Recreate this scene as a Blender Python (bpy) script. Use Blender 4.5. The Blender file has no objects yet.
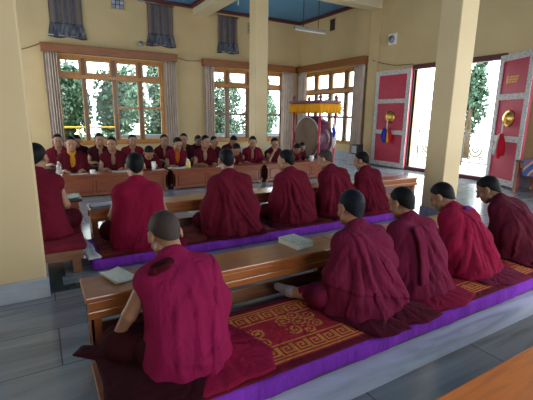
import bpy, bmesh, math, random
import numpy as np
from mathutils import Matrix, Vector
random.seed(7)
SC = bpy.context.scene
COL = SC.collection
PI = math.pi

# ------------------------------------------------------------------ helpers
def s2l(c):
    return tuple(((v/255)/12.92 if v/255 <= .04045 else ((v/255+.055)/1.055)**2.4) for v in c)

MATS = {}
def nmat(name):
    m = bpy.data.materials.new(name); m.use_nodes = True
    nt = m.node_tree
    b = nt.nodes['Principled BSDF']
    MATS[name] = m
    return m, nt, b
def N(nt, t, **kw):
    n = nt.nodes.new(t)
    for k, v in kw.items():
        if k in n.inputs: n.inputs[k].default_value = v
        else: setattr(n, k, v)
    return n
def coords(nt, scale=(1, 1, 1)):
    t = N(nt, 'ShaderNodeTexCoord'); mp = N(nt, 'ShaderNodeMapping')
    mp.inputs['Scale'].default_value = scale
    nt.links.new(t.outputs['Object'], mp.inputs['Vector'])
    return mp.outputs['Vector']
def ramp(nt, fac, stops):
    r = N(nt, 'ShaderNodeValToRGB')
    e = r.color_ramp.elements
    while len(e) > 1: e.remove(e[-1])
    e[0].position = stops[0][0]; e[0].color = (*stops[0][1], 1)
    for p, c in stops[1:]:
        x = e.new(p); x.color = (*c, 1)
    nt.links.new(fac, r.inputs['Fac'])
    return r.outputs['Color']
def mul(c, k): return tuple(min(1, v*k) for v in c)
def bump(nt, b, h, strength=.3, dist=.01):
    n = N(nt, 'ShaderNodeBump'); n.inputs['Strength'].default_value = strength; n.inputs['Distance'].default_value = dist
    nt.links.new(h, n.inputs['Height']); nt.links.new(n.outputs['Normal'], b.inputs['Normal'])

def m_plain(name, c, rough=.6, var=.1, scale=6, metal=0, bmp=0, sheen=0, spec=.5, alpha=None):
    m, nt, b = nmat(name)
    n = N(nt, 'ShaderNodeTexNoise', Scale=scale, Detail=4.0)
    nt.links.new(coords(nt), n.inputs['Vector'])
    col = ramp(nt, n.outputs['Fac'], [(.3, mul(c, 1-var)), (.7, mul(c, 1+var))])
    nt.links.new(col, b.inputs['Base Color'])
    b.inputs['Roughness'].default_value = rough; b.inputs['Metallic'].default_value = metal
    b.inputs['Specular IOR Level'].default_value = spec
    if sheen: b.inputs['Sheen Weight'].default_value = sheen; b.inputs['Sheen Roughness'].default_value = .4
    if bmp: bump(nt, b, n.outputs['Fac'], bmp)
    return m
def m_cloth(name, c, sheen=.0):
    m, nt, b = nmat(name)
    n = N(nt, 'ShaderNodeTexNoise', Scale=7.0, Detail=3.0)
    nt.links.new(coords(nt, (1, 1, .45)), n.inputs['Vector'])
    n2 = N(nt, 'ShaderNodeTexNoise', Scale=160.0, Detail=2.0)
    nt.links.new(coords(nt), n2.inputs['Vector'])
    col = ramp(nt, n.outputs['Fac'], [(.3, mul(c, .85)), (.7, mul(c, 1.15))])
    nt.links.new(col, b.inputs['Base Color'])
    w = N(nt, 'ShaderNodeTexNoise', Scale=11.0, Detail=3.0, Distortion=1.6)
    nt.links.new(coords(nt, (1, 1, .35)), w.inputs['Vector'])
    ad = N(nt, 'ShaderNodeMath', operation='MULTIPLY_ADD'); ad.inputs[1].default_value = .12
    nt.links.new(n2.outputs['Fac'], ad.inputs[0]); nt.links.new(w.outputs['Fac'], ad.inputs[2])
    bump(nt, b, ad.outputs[0], .8, .02)
    b.inputs['Roughness'].default_value = .9; b.inputs['Specular IOR Level'].default_value = .08
    b.inputs['Sheen Weight'].default_value = sheen*.25; b.inputs['Sheen Roughness'].default_value = .5
    return m
def m_wood(name, c, c2, rough=.32, axis='X', scale=1.0, coat=.2):
    m, nt, b = nmat(name)
    sc = {'X': (1.2, 14, 14), 'Z': (14, 14, 1.2), 'Y': (14, 1.2, 14)}[axis]
    n = N(nt, 'ShaderNodeTexNoise', Scale=1.6*scale, Detail=6.0, Roughness=.6, Distortion=1.1)
    nt.links.new(coords(nt, sc), n.inputs['Vector'])
    col = ramp(nt, n.outputs['Fac'], [(.25, c2), (.5, c), (.75, mul(c, 1.25))])
    nt.links.new(col, b.inputs['Base Color'])
    b.inputs['Roughness'].default_value = rough
    b.inputs['Coat Weight'].default_value = coat; b.inputs['Coat Roughness'].default_value = .14
    bump(nt, b, n.outputs['Fac'], .08, .004)
    return m
def m_hair(name, c, skin=None, mixv=.0):
    m, nt, b = nmat(name)
    n = N(nt, 'ShaderNodeTexNoise', Scale=260.0, Detail=2.0); nt.links.new(coords(nt), n.inputs['Vector'])
    n2 = N(nt, 'ShaderNodeTexNoise', Scale=9.0, Detail=2.0); nt.links.new(coords(nt), n2.inputs['Vector'])
    col = ramp(nt, n.outputs['Fac'], [(.35, mul(c, .6)), (.65, mul(c, 1.5))])
    nt.links.new(col, b.inputs['Base Color'])
    b.inputs['Roughness'].default_value = .5; b.inputs['Specular IOR Level'].default_value = .10
    bump(nt, b, n.outputs['Fac'], .35, .003)
    return m

def link(o, parent=None, **props):
    COL.objects.link(o)
    if parent is not None: o.parent = parent
    for k, v in props.items(): o[k] = v
    return o
def mesh_from(name, V, F, mat, parent=None, smooth=True, quads=None, matidx=None, mats=None, **props):
    me = bpy.data.meshes.new(name)
    V = np.asarray(V, dtype=np.float32)
    if quads is not None:
        q = np.asarray(quads, dtype=np.int32)
        me.vertices.add(len(V)); me.vertices.foreach_set('co', V.ravel())
        me.loops.add(q.size); me.loops.foreach_set('vertex_index', q.ravel())
        me.polygons.add(len(q)); me.polygons.foreach_set('loop_start', np.arange(0, q.size, q.shape[1], dtype=np.int32))
        me.update(calc_edges=True)
    else:
        me.from_pydata(V.tolist(), [], [list(map(int, f)) for f in F]); me.update()
    for m in (mats or [mat]): me.materials.append(m)
    if matidx is not None: me.polygons.foreach_set('material_index', np.asarray(matidx, dtype=np.int32))
    if smooth: me.polygons.foreach_set('use_smooth', np.ones(len(me.polygons), dtype=bool))
    o = bpy.data.objects.new(name, me)
    return link(o, parent, **props)
def bm_obj(name, bm, mat, parent=None, smooth=False, loc=None, rot=None, **props):
    bmesh.ops.recalc_face_normals(bm, faces=bm.faces)
    me = bpy.data.meshes.new(name); bm.to_mesh(me); bm.free()
    me.materials.append(mat)
    if smooth: me.polygons.foreach_set('use_smooth', np.ones(len(me.polygons), dtype=bool))
    o = bpy.data.objects.new(name, me)
    if loc is not None: o.location = loc
    if rot is not None: o.rotation_euler = rot
    return link(o, parent, **props)
def box(bm, lo, hi, bev=0.0, M=None):
    lo = Vector(lo); hi = Vector(hi)
    r = bmesh.ops.create_cube(bm, size=1)
    vs = r['verts']
    for v in vs:
        v.co = Vector(((lo[i]+hi[i])/2 + v.co[i]*(hi[i]-lo[i]) for i in range(3)))
    if bev:
        es = list({e for v in vs for e in v.link_edges})
        r2 = bmesh.ops.bevel(bm, geom=es, offset=bev, segments=2, affect='EDGES', profile=.5)
        vs = list({v for f in r2['faces'] for v in f.verts} | {v for v in vs if v.is_valid})
    if M is not None:
        for v in vs: v.co = M @ v.co
    return vs
def boxes(name, lst, mat, parent=None, bev=.004, **props):
    bm = bmesh.new()
    for lo, hi in lst: box(bm, lo, hi, bev)
    return bm_obj(name, bm, mat, parent, **props)
def tube_geo(pts, r, seg=8, close=False):
    pts = [Vector(p) for p in pts]; V = []; F = []
    n = len(pts); prev = None
    for i, p in enumerate(pts):
        a = pts[i-1] if i else (pts[-1] if close else p); b = pts[(i+1) % n] if (i < n-1 or close) else p
        t = (b-a).normalized()
        up = Vector((0, 0, 1)) if abs(t.z) < .9 else Vector((1, 0, 0))
        if prev is not None: up = prev
        x = t.cross(up).normalized(); y = x.cross(t).normalized(); prev = y
        rr = r[i] if isinstance(r, (list, tuple)) else r
        for k in range(seg):
            a_ = 2*PI*k/seg
            V.append(p + (x*math.cos(a_)+y*math.sin(a_))*rr)
    m = n if close else n-1
    for i in range(m):
        for k in range(seg):
            F.append((i*seg+k, i*seg+(k+1) % seg, ((i+1) % n)*seg+(k+1) % seg, ((i+1) % n)*seg+k))
    if not close:
        F.append(tuple(range(seg))[::-1]); F.append(tuple((n-1)*seg+k for k in range(seg)))
    return [tuple(v) for v in V], F
def tubes(name, lst, mat, parent=None, seg=8, **props):
    V = []; F = []
    for item in lst:
        v, f = tube_geo(item[0], item[1], seg, item[2] if len(item) > 2 else False)
        o = len(V); V += v; F += [tuple(i+o for i in q) for q in f]
    return mesh_from(name, V, F, mat, parent, **props)
def lathe_geo(prof, seg=24, axis='Z', c=(0, 0, 0)):
    V = []; F = []
    for r, z in prof:
        for k in range(seg):
            a = 2*PI*k/seg; x, y = r*math.cos(a), r*math.sin(a)
            p = {'Z': (x, y, z), 'X': (z, x, y), 'Y': (x, z, y)}[axis]
            V.append((p[0]+c[0], p[1]+c[1], p[2]+c[2]))
    for i in range(len(prof)-1):
        for k in range(seg):
            F.append((i*seg+k, i*seg+(k+1) % seg, (i+1)*seg+(k+1) % seg, (i+1)*seg+k))
    F.append(tuple(range(seg))[::-1]); F.append(tuple((len(prof)-1)*seg+k for k in range(seg)))
    return V, F
def lathe(name, prof, mat, parent=None, seg=24, axis='Z', c=(0, 0, 0), **props):
    V, F = lathe_geo(prof, seg, axis, c)
    bm = bmesh.new(); vs = [bm.verts.new(v) for v in V]
    for f in F:
        try: bm.faces.new([vs[i] for i in f])
        except ValueError: pass
    return bm_obj(name, bm, mat, parent, smooth=True, **props)
def empty(name, loc, rz=0, label=None, cat=None, group=None):
    o = bpy.data.objects.new(name, None); o.location = loc; o.rotation_euler = (0, 0, rz)
    o.empty_display_size = .1
    link(o)
    if label: o['label'] = label
    if cat: o['category'] = cat
    if group: o['group'] = group
    return o

# ------------------------------------------------------------------ materials
WALL = m_plain('ochre_paint', (.60, .455, .245), .75, .06, 1.3, spec=.2)
PILLAR = m_plain('pillar_paint', (.66, .52, .30), .6, .05, 1.7, spec=.3)
BEAM = m_plain('beam_paint', (.66, .56, .36), .7, .04, 2)
BLUE = m_plain('ceiling_blue', (.085, .28, .50), .6, .06, 2)
MAROON_TRIM = m_plain('maroon_trim', (.09, .014, .018), .5, .1, 4)
DOOR_RED = m_plain('door_red', (.48, .018, .062), .45, .1, 5)
WOOD_BENCH = m_wood('bench_wood', (.36, .115, .030), (.19, .05, .013), .3, coat=.6)
WOOD_BENCH_Z = m_wood('bench_wood_upright', (.32, .10, .028), (.16, .045, .012), .34, 'Z')
WOOD_DESK = m_wood('desk_wood', (.25, .062, .022), (.13, .03, .011), .32, coat=.6)
WOOD_PANEL = m_wood('panel_wood', (.30, .078, .027), (.16, .038, .014), .3)
WOOD_ORANGE = m_wood('orange_wood', (.66, .17, .018), (.46, .10, .012), .4, coat=.15)
WOOD_PELMET = m_wood('pelmet_wood', (.26, .088, .024), (.16, .05, .014), .4)
WOOD_FRAME = m_wood('window_wood', (.42, .18, .032), (.27, .105, .018), .4, 'Z')
WOOD_DARK = m_wood('mullion_wood', (.16, .075, .030), (.10, .045, .02), .45, 'Z')
WOOD_PALE = m_wood('pale_bench_wood', (.26, .11, .05), (.16, .06, .027), .5)
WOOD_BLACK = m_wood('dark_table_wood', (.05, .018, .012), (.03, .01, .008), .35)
CURTAIN = m_cloth('curtain_cloth', (.56, .46, .39), .05)
PURPLE = m_cloth('purple_cloth', (.21, .035, .42), .1)
RUG_RED = m_cloth('rug_red', (.36, .016, .035), .1)
RUG_GOLD = m_cloth('rug_gold', (.58, .22, .045), .05)
RUG_DULL = m_cloth('rug_dull_red', (.13, .012, .018), .1)
RUG_ORANGE = m_cloth('rug_orange', (.30, .055, .022), .05)
RUG_EDGE = m_cloth('rug_edge', (.12, .008, .02), .05)
SEAT_RED = m_cloth('seat_cover_red', (.17, .016, .03))
GOLD = m_plain('brass', (.75, .45, .12), .3, .15, 30, metal=1)
MET_GREY = m_plain('grey_metal', (.35, .35, .35), .4, .1, 10, metal=.6)
WHITE = m_plain('white_enamel', (.8, .8, .78), .4, .03, 8)
PAPER = m_plain('paper', (.68, .68, .60), .8, .08, 25)
PAPER_GREEN = m_plain('green_paper', (.42, .55, .42), .7, .3, 40)
PAPER_BLUE = m_plain('blue_paper', (.40, .45, .58), .6, .15, 18)
ORANGE = m_plain('orange_plastic', (.65, .17, .03), .5, .1, 9)
BLACK = m_plain('black_plastic', (.015, .015, .016), .4, .2, 9)
DARKREDPOST = m_plain('pink_red_lacquer', (.45, .03, .07), .35, .12, 8)
CANOPY = m_plain('canopy_carving', (.17, .035, .05), .5, .5, 45, bmp=.5)
YELLOW = m_cloth('yellow_silk', (.72, .32, .015), .2)
DRUMSKIN = m_plain('drum_skin', (.155, .088, .052), .6, .18, 3.5)
DRUMBODY = m_plain('drum_shell', (.11, .03, .06), .35, .6, 14)
SILVER = m_plain('silver_edge', (.55, .55, .58), .4, .2, 40, metal=.4)
BLUE_CLOTH = m_cloth('blue_cloth', (.03, .04, .42), .2)
RED_CLOTH = m_cloth('red_cloth', (.55, .012, .03), .2)
WHITE_CLOTH = m_cloth('white_cloth', (.72, .70, .68), .1)
TERRACE = m_plain('terrace_stone', (.78, .76, .72), .8, .04, 3)
RAIL_YELLOW = m_plain('rail_yellow', (.75, .45, .03), .5, .08, 5)
RAIL_GREY = m_plain('rail_iron', (.045, .055, .06), .5, .15, 12)
GROUND = m_plain('ground_soil', (.22, .24, .14), .9, .3, 1.5)
BARK = m_plain('bark', (.11, .08, .05), .9, .3, 14, bmp=.6)
LEAF = [m_plain('leaf_deep', (.045, .11, .07), .5, .35, 3), m_plain('leaf_mid', (.085, .17, .105), .5, .35, 3), m_plain('leaf_pale', (.17, .265, .185), .5, .3, 3)]
SOCK = m_cloth('sock_cloth', (.34, .28, .28))
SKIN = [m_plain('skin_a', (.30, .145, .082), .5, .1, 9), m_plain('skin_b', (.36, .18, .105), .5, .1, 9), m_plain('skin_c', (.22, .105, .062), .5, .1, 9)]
LIP = m_plain('brow_dark', (.018, .012, .010), .6, .1, 20)
EYE = m_plain('eye_dark', (.02, .014, .012), .25, .1, 20)
HAIR = m_hair('hair_black', (.007, .007, .008))
HAIR_G = m_hair('hair_stubble', (.048, .034, .03))
HAIR_B = m_hair('hair_bluish', (.008, .011, .017))
ROBE = {
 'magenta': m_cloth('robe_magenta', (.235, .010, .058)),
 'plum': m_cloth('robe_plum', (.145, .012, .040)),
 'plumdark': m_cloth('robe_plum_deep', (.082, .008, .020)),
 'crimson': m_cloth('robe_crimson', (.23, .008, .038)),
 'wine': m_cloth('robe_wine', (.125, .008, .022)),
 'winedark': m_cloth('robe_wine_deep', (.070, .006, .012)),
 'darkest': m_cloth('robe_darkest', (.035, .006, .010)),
 'yellow': m_cloth('shirt_yellow', (.55, .25, .02)),
 'orange': m_cloth('shirt_orange', (.45, .10, .015)),
 'violet': m_cloth('shawl_violet', (.12, .02, .16)),
}
# brocade border on the doors
m, nt, b = nmat('brocade')
v = N(nt, 'ShaderNodeTexVoronoi', Scale=26.0); nt.links.new(coords(nt), v.inputs['Vector'])
n = N(nt, 'ShaderNodeTexNoise', Scale=55.0, Detail=3.0); nt.links.new(coords(nt), n.inputs['Vector'])
ad = N(nt, 'ShaderNodeMath', operation='ADD'); nt.links.new(v.outputs['Distance'], ad.inputs[0]); nt.links.new(n.outputs['Fac'], ad.inputs[1])
nt.links.new(ramp(nt, ad.outputs[0], [(.55, (.12, .12, .14)), (.75, (.38, .37, .38)), (.95, (.62, .60, .58))]), b.inputs['Base Color'])
b.inputs['Roughness'].default_value = .6
BROCADE = m
# striped banner
m, nt, b = nmat('banner_stripes')
w = N(nt, 'ShaderNodeTexWave', Scale=1.5, Distortion=1.2, Detail=2.0); w.bands_direction = 'X'
nt.links.new(coords(nt), w.inputs['Vector'])
n = N(nt, 'ShaderNodeTexNoise', Scale=22.0, Detail=4.0); nt.links.new(coords(nt, (1, 1, .5)), n.inputs['Vector'])
ad = N(nt, 'ShaderNodeMath', operation='MULTIPLY_ADD'); ad.inputs[1].default_value = .8
nt.links.new(n.outputs['Fac'], ad.inputs[0]); nt.links.new(w.outputs['Fac'], ad.inputs[2])
nt.links.new(ramp(nt, ad.outputs[0], [(.35, (.055, .05, .075)), (.6, (.11, .085, .09)), (.85, (.07, .075, .11)), (1.1, (.16, .12, .085))]), b.inputs['Base Color'])
b.inputs['Roughness'].default_value = .45
BANNER = m
m, nt, b = nmat('banner_hem')
n = N(nt, 'ShaderNodeTexNoise', Scale=14.0, Detail=4.0); nt.links.new(coords(nt, (1, 1, .5)), n.inputs['Vector'])
nt.links.new(ramp(nt, n.outputs['Fac'], [(.35, (.025, .03, .05)), (.55, (.075, .085, .11)), (.72, (.20, .19, .19))]), b.inputs['Base Color'])
b.inputs['Roughness'].default_value = .4
BANNER_HEM = m
# multicoloured table cloth
m, nt, b = nmat('patchwork_cloth')
w = N(nt, 'ShaderNodeTexWave', Scale=1.6, Distortion=3.0); w.bands_direction = 'DIAGONAL'; nt.links.new(coords(nt), w.inputs['Vector'])
nt.links.new(ramp(nt, w.outputs['Fac'], [(.1, (.05, .08, .3)), (.35, (.55, .55, .5)), (.5, (.6, .2, .03)), (.65, (.45, .03, .04)), (.9, (.08, .13, .4))]), b.inputs['Base Color'])
PATCH = m
# marble
def m_marble(name, joints, c=(.36, .385, .42), rough=.13):
    m, nt, b = nmat(name)
    n = N(nt, 'ShaderNodeTexNoise', Scale=1.3, Detail=7.0, Roughness=.6, Distortion=1.5)
    nt.links.new(coords(nt, (.55, 4.5, 2)), n.inputs['Vector'])
    col = ramp(nt, n.outputs['Fac'], [(.3, mul(c, .55)), (.45, mul(c, .85)), (.6, c), (.8, mul(c, 1.3))])
    if joints:
        br = N(nt, 'ShaderNodeTexBrick', Scale=1.0)
        br.inputs['Brick Width'].default_value = .9; br.inputs['Row Height'].default_value = .45; br.inputs['Mortar Size'].default_value = .004
        br.inputs['Color1'].default_value = (1, 1, 1, 1); br.inputs['Color2'].default_value = (.82, .84, .86, 1); br.inputs['Mortar'].default_value = (.3, .3, .3, 1)
        nt.links.new(coords(nt), br.inputs['Vector'])
        mx = N(nt, 'ShaderNodeMix', data_type='RGBA', blend_type='MULTIPLY'); mx.inputs[0].default_value = 1
        nt.links.new(col, mx.inputs[6]); nt.links.new(br.outputs['Color'], mx.inputs[7]); col = mx.outputs[2]
    nt.links.new(col, b.inputs['Base Color'])
    b.inputs['Roughness'].default_value = rough; b.inputs['Specular IOR Level'].default_value = .6
    return m
MARBLE = m_marble('floor_marble', True, (.30, .32, .35))
MARBLE_BASE = m_marble('plinth_marble', False, (.42, .46, .53), .35)
MARBLE_PALE = m_marble('band_marble', False, (.70, .74, .80), .3)
GREEN_STONE = m_plain('green_inlay_stone', (.035, .06, .062), .25, .3, 9)
# glass
m = bpy.data.materials.new('window_glass'); m.use_nodes = True; nt = m.node_tree; nt.nodes.clear()
tr = N(nt, 'ShaderNodeBsdfTransparent'); gl = N(nt, 'ShaderNodeBsdfGlossy'); gl.inputs['Roughness'].default_value = .03
tr.inputs['Color'].default_value = (.94, .97, .96, 1)
lw = N(nt, 'ShaderNodeLayerWeight'); lw.inputs['Blend'].default_value = .5
pw = N(nt, 'ShaderNodeMath', operation='POWER'); pw.inputs[1].default_value = 5.0; nt.links.new(lw.outputs['Facing'], pw.inputs[0])
fr = N(nt, 'ShaderNodeMath', operation='MULTIPLY_ADD'); fr.inputs[1].default_value = .5; fr.inputs[2].default_value = .006; nt.links.new(pw.outputs[0], fr.inputs[0])
mx = N(nt, 'ShaderNodeMixShader'); out = N(nt, 'ShaderNodeOutputMaterial')
nt.links.new(fr.outputs[0], mx.inputs[0]); nt.links.new(tr.outputs[0], mx.inputs[1]); nt.links.new(gl.outputs[0], mx.inputs[2]); nt.links.new(mx.outputs[0], out.inputs[0])
GLASS = m
m, nt, b = nmat('bottle_plastic'); b.inputs['Base Color'].default_value = (.8, .85, .88, 1); b.inputs['Transmission Weight'].default_value = .7; b.inputs['Roughness'].default_value = .15
BOTTLE = m

# ------------------------------------------------------------------ signed distance modelling (numpy)
class SDF:
    def __init__(s, lo, hi, h):
        s.h = h; s.lo = np.array(lo, float)
        s.n = np.ceil((np.array(hi)-s.lo)/h).astype(int)+1
        s.ax = [s.lo[i]+h*np.arange(s.n[i]) for i in range(3)]
        s.v = np.full(s.n, 1.0, dtype=np.float32)
    def _sub(s, lo, hi):
        i0 = np.clip(np.floor((np.asarray(lo)-s.lo)/s.h).astype(int), 0, s.n)
        i1 = np.clip(np.ceil((np.asarray(hi)-s.lo)/s.h).astype(int)+1, 0, s.n)
        sl = tuple(slice(a, b) for a, b in zip(i0, i1))
        g = np.meshgrid(*[s.ax[i][sl[i]] for i in range(3)], indexing='ij', sparse=True)
        return sl, g
    def _comb(s, sl, d, k, op):
        a = s.v[sl]
        if a.size == 0: return
        k = max(k, 1e-4)
        if op == 'u':
            hh = np.maximum(k-np.abs(a-d), 0)/k; s.v[sl] = np.minimum(a, d)-hh*hh*k*.25
        elif op == 's':
            d = -d; hh = np.maximum(k-np.abs(a-d), 0)/k; s.v[sl] = np.maximum(a, d)+hh*hh*k*.25
    def cap(s, a, b, ra, rb=None, k=.03, op='u'):
        a = np.asarray(a, float); b = np.asarray(b, float); rb = ra if rb is None else rb
        m = max(ra, rb)+k+3*s.h
        sl, (X, Y, Z) = s._sub(np.minimum(a, b)-m, np.maximum(a, b)+m)
        ab = b-a; L = max(ab@ab, 1e-9)
        t = np.clip(((X-a[0])*ab[0]+(Y-a[1])*ab[1]+(Z-a[2])*ab[2])/L, 0, 1)
        d = np.sqrt((X-a[0]-t*ab[0])**2+(Y-a[1]-t*ab[1])**2+(Z-a[2]-t*ab[2])**2)-(ra+t*(rb-ra))
        s._comb(sl, d, k, op)
    def ell(s, c, r, R=None, k=.03, op='u'):
        c = np.asarray(c, float); r = np.asarray(r, float)
        m = r.max()+k+3*s.h
        sl, (X, Y, Z) = s._sub(c-m, c+m)
        X = X-c[0]; Y = Y-c[1]; Z = Z-c[2]
        if R is not None:
            R = np.asarray(R); X, Y, Z = (R[0, 0]*X+R[1, 0]*Y+R[2, 0]*Z, R[0, 1]*X+R[1, 1]*Y+R[2, 1]*Z, R[0, 2]*X+R[1, 2]*Y+R[2, 2]*Z)
        k0 = np.sqrt((X/r[0])**2+(Y/r[1])**2+(Z/r[2])**2); k1 = np.sqrt((X/r[0]**2)**2+(Y/r[1]**2)**2+(Z/r[2]**2)**2)
        d = k0*(k0-1)/np.maximum(k1, 1e-6)
        s._comb(sl, d, k, op)
    def half(s, n, off, k=.005):       # keep the side where n.p > off
        X, Y, Z = np.meshgrid(*s.ax, indexing='ij', sparse=True)
        d = off-(X*n[0]+Y*n[1]+Z*n[2])
        s.v = np.maximum(s.v, d.astype(np.float32))
    def mesh(s):
        v = s.v; v[0] = v[-1] = 1; v[:, 0] = v[:, -1] = 1; v[:, :, 0] = v[:, :, -1] = 1
        ins = v < 0
        cnt = np.zeros(np.array(v.shape)-1, np.int8)
        for i in (0, 1):
            for j in (0, 1):
                for k in (0, 1):
                    cnt += ins[i:v.shape[0]-1+i, j:v.shape[1]-1+j, k:v.shape[2]-1+k]
        act = (cnt > 0) & (cnt < 8)
        idx = np.argwhere(act)
        cid = np.full(act.shape, -1, np.int32); cid[act] = np.arange(len(idx))
        C = {}
        for c in range(8):
            o = (c & 1, (c >> 1) & 1, c >> 2)
            C[c] = v[idx[:, 0]+o[0], idx[:, 1]+o[1], idx[:, 2]+o[2]]
        acc = np.zeros((len(idx), 3)); num = np.zeros(len(idx))
        for a in range(8):
            for bt in (1, 2, 4):
                if a & bt: continue
                b_ = a | bt
                va, vb = C[a], C[b_]
                cr = (va < 0) != (vb < 0)
                t = np.where(cr, va/np.where(cr, va-vb, 1), 0)
                pa = np.array([a & 1, (a >> 1) & 1, a >> 2], float); pb = np.array([b_ & 1, (b_ >> 1) & 1, b_ >> 2], float)
                acc += np.where(cr[:, None], pa+(pb-pa)*t[:, None], 0); num += cr
        P = (idx+acc/num[:, None])*s.h+s.lo
        Q = []
        for ax in range(3):
            a1, a2 = (ax+1) % 3, (ax+2) % 3
            sl0 = [slice(None)]*3; sl1 = [slice(None)]*3
            sl0[ax] = slice(0, -1); sl1[ax] = slice(1, None)
            i0, i1 = ins[tuple(sl0)], ins[tuple(sl1)]
            e = np.argwhere(i0 != i1)
            e = e[(e[:, a1] > 0) & (e[:, a2] > 0) & (e[:, a1] < v.shape[a1]-1) & (e[:, a2] < v.shape[a2]-1)]
            fl = i0[e[:, 0], e[:, 1], e[:, 2]]
            def cc(d1, d2):
                q = e.copy(); q[:, a1] -= d1; q[:, a2] -= d2
                return cid[q[:, 0], q[:, 1], q[:, 2]]
            quad = np.stack([cc(1, 1), cc(0, 1), cc(0, 0), cc(1, 0)], 1)
            quad[~fl] = quad[~fl][:, ::-1]
            Q.append(quad)
        Q = np.concatenate(Q); Q = Q[(Q >= 0).all(1)]
        return P, Q
def normals(P, Q):
    n = np.cross(P[Q[:, 2]]-P[Q[:, 0]], P[Q[:, 3]]-P[Q[:, 1]])
    out = np.zeros_like(P)
    for i in range(4): np.add.at(out, Q[:, i], n)
    return out/np.maximum(np.linalg.norm(out, axis=1), 1e-9)[:, None]
def wn(p, f, seed):                    # smooth wavy noise in -1..1
    rs = np.random.RandomState(seed); o = np.zeros(len(p))
    for i in range(7):
        d = rs.normal(size=3); d *= f*(.6+.9*rs.rand())/np.linalg.norm(d)
        o += np.sin(p@d+rs.rand()*6.28)
    return o/3.2
def sst(a, b, x): t = np.clip((x-a)/(b-a), 0, 1); return t*t*(3-2*t)
def crease(ph): return np.abs(np.sin(ph*.5))**.75-.62
def rx(a): c, s = math.cos(a), math.sin(a); return np.array([[1, 0, 0], [0, c, s], [0, -s, c]])     # forward lean (+Y)
def rz(a): c, s = math.cos(a), math.sin(a); return np.array([[c, -s, 0], [s, c, 0], [0, 0, 1]])
def ry(a): c, s = math.cos(a), math.sin(a); return np.array([[c, 0, s], [0, 1, 0], [-s, 0, c]])

def hand(S, w, f, up, side, curl=.5, k=.012):
    w = np.asarray(w, float); f = np.asarray(f, float); f = f/np.linalg.norm(f); up = np.asarray(up, float)
    lat = np.cross(f, up); lat /= np.linalg.norm(lat); up = np.cross(lat, f)
    for i in range(4):
        o = (i-1.5)*.020*side
        kn = w+f*(.085-.004*abs(i-1.2))+lat*o
        S.cap(w+lat*o*.55, kn, .015, .012, k)
        L = (.070, .080, .074, .056)[i]; p = kn; d = f.copy()
        for j, q in enumerate((.45, .32, .25)):
            a = curl*(.5+.35*j); d = f*math.cos(a*(j+1)*.6)-up*math.sin(a*(j+1)*.6)
            e = p+d*L*q; S.cap(p, e, .0095-.001*j, .0088-.001*j, .004); p = e
    t0 = w+f*.02-lat*side*.026
    t1 = t0+(f*.62-lat*side*.75-up*.12)*.05; t2 = t1+(f*.92-lat*side*.3-up*.2)*.036
    S.cap(w, t0, .016, .014, k); S.cap(t0, t1, .013, .011, .008); S.cap(t1, t2, .0105, .009, .004)

class Pose:
    def __init__(s, lean, curve, hp, hy, hr, twist=0):
        s.P = np.array([0, 0, .12]); s.R = rz(twist)@rx(lean); s.R2 = rz(twist)@rx(lean+curve)
        s.chest = s.P+s.R@np.array([0, 0, .28]); s.S = s.P+s.R@np.array([0, 0, .34])+s.R2@np.array([0, 0, .11])
        s.N = s.S+s.R2@np.array([0, .0, .065])
        s.H = rz(hy)@rx(hp)@ry(hr)
        s.N2 = s.N+rx(lean+curve*.5+hp*.3)@np.array([0, .015, .06])
        s.Hc = s.N2+s.H@np.array([0, .025, .085])
        s.sh = {sd: s.S+s.R2@np.array([sd*.160, .01, -.045]) for sd in (-1, 1)}; s.hs = 1.12

def torso(S, p, inf, k=.06):
    S.ell(p.P+np.array([0, 0, .0]), (.175+inf, .135+inf, .125+inf), p.R, k)
    S.ell(p.P+p.R@np.array([0, .0, .15]), (.148+inf, .112+inf, .16+inf), p.R, k)
    S.ell(p.chest+p.R2@np.array([0, -.005, .03]), (.168+inf, .112+inf, .165+inf), p.R2, k)
    S.cap(p.sh[-1], p.sh[1], .05+inf, None, k)
    for sd in (-1, 1):
        S.cap(p.sh[sd]*.8+p.S*.2, p.N, .042+inf, .045+inf*.6, k)
LEGS = dict(kn=[(-.265, .24, .085), (.265, .24, .085)], ft=[(.10, .34, .05), (-.12, .30, .05)])
class HeadLocal:
    """draws in head coordinates, scaled about the head centre"""
    def __init__(s, S, p): s.S, s.p, s.q = S, p, p.hs
    def L(s, x, y, z): return s.p.Hc+s.p.H@(np.array([x, y, z])*s.q)
    def ell(s, c, r, R=None, k=.02, op='u'): s.S.ell(s.L(*c), np.array(r)*s.q, s.p.H if R is None else s.p.H@R, k, op)
    def cap(s, a, b, ra, rb=None, k=.02, op='u'): s.S.cap(s.L(*a), s.L(*b), ra*s.q, (ra if rb is None else rb)*s.q, k, op)
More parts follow.
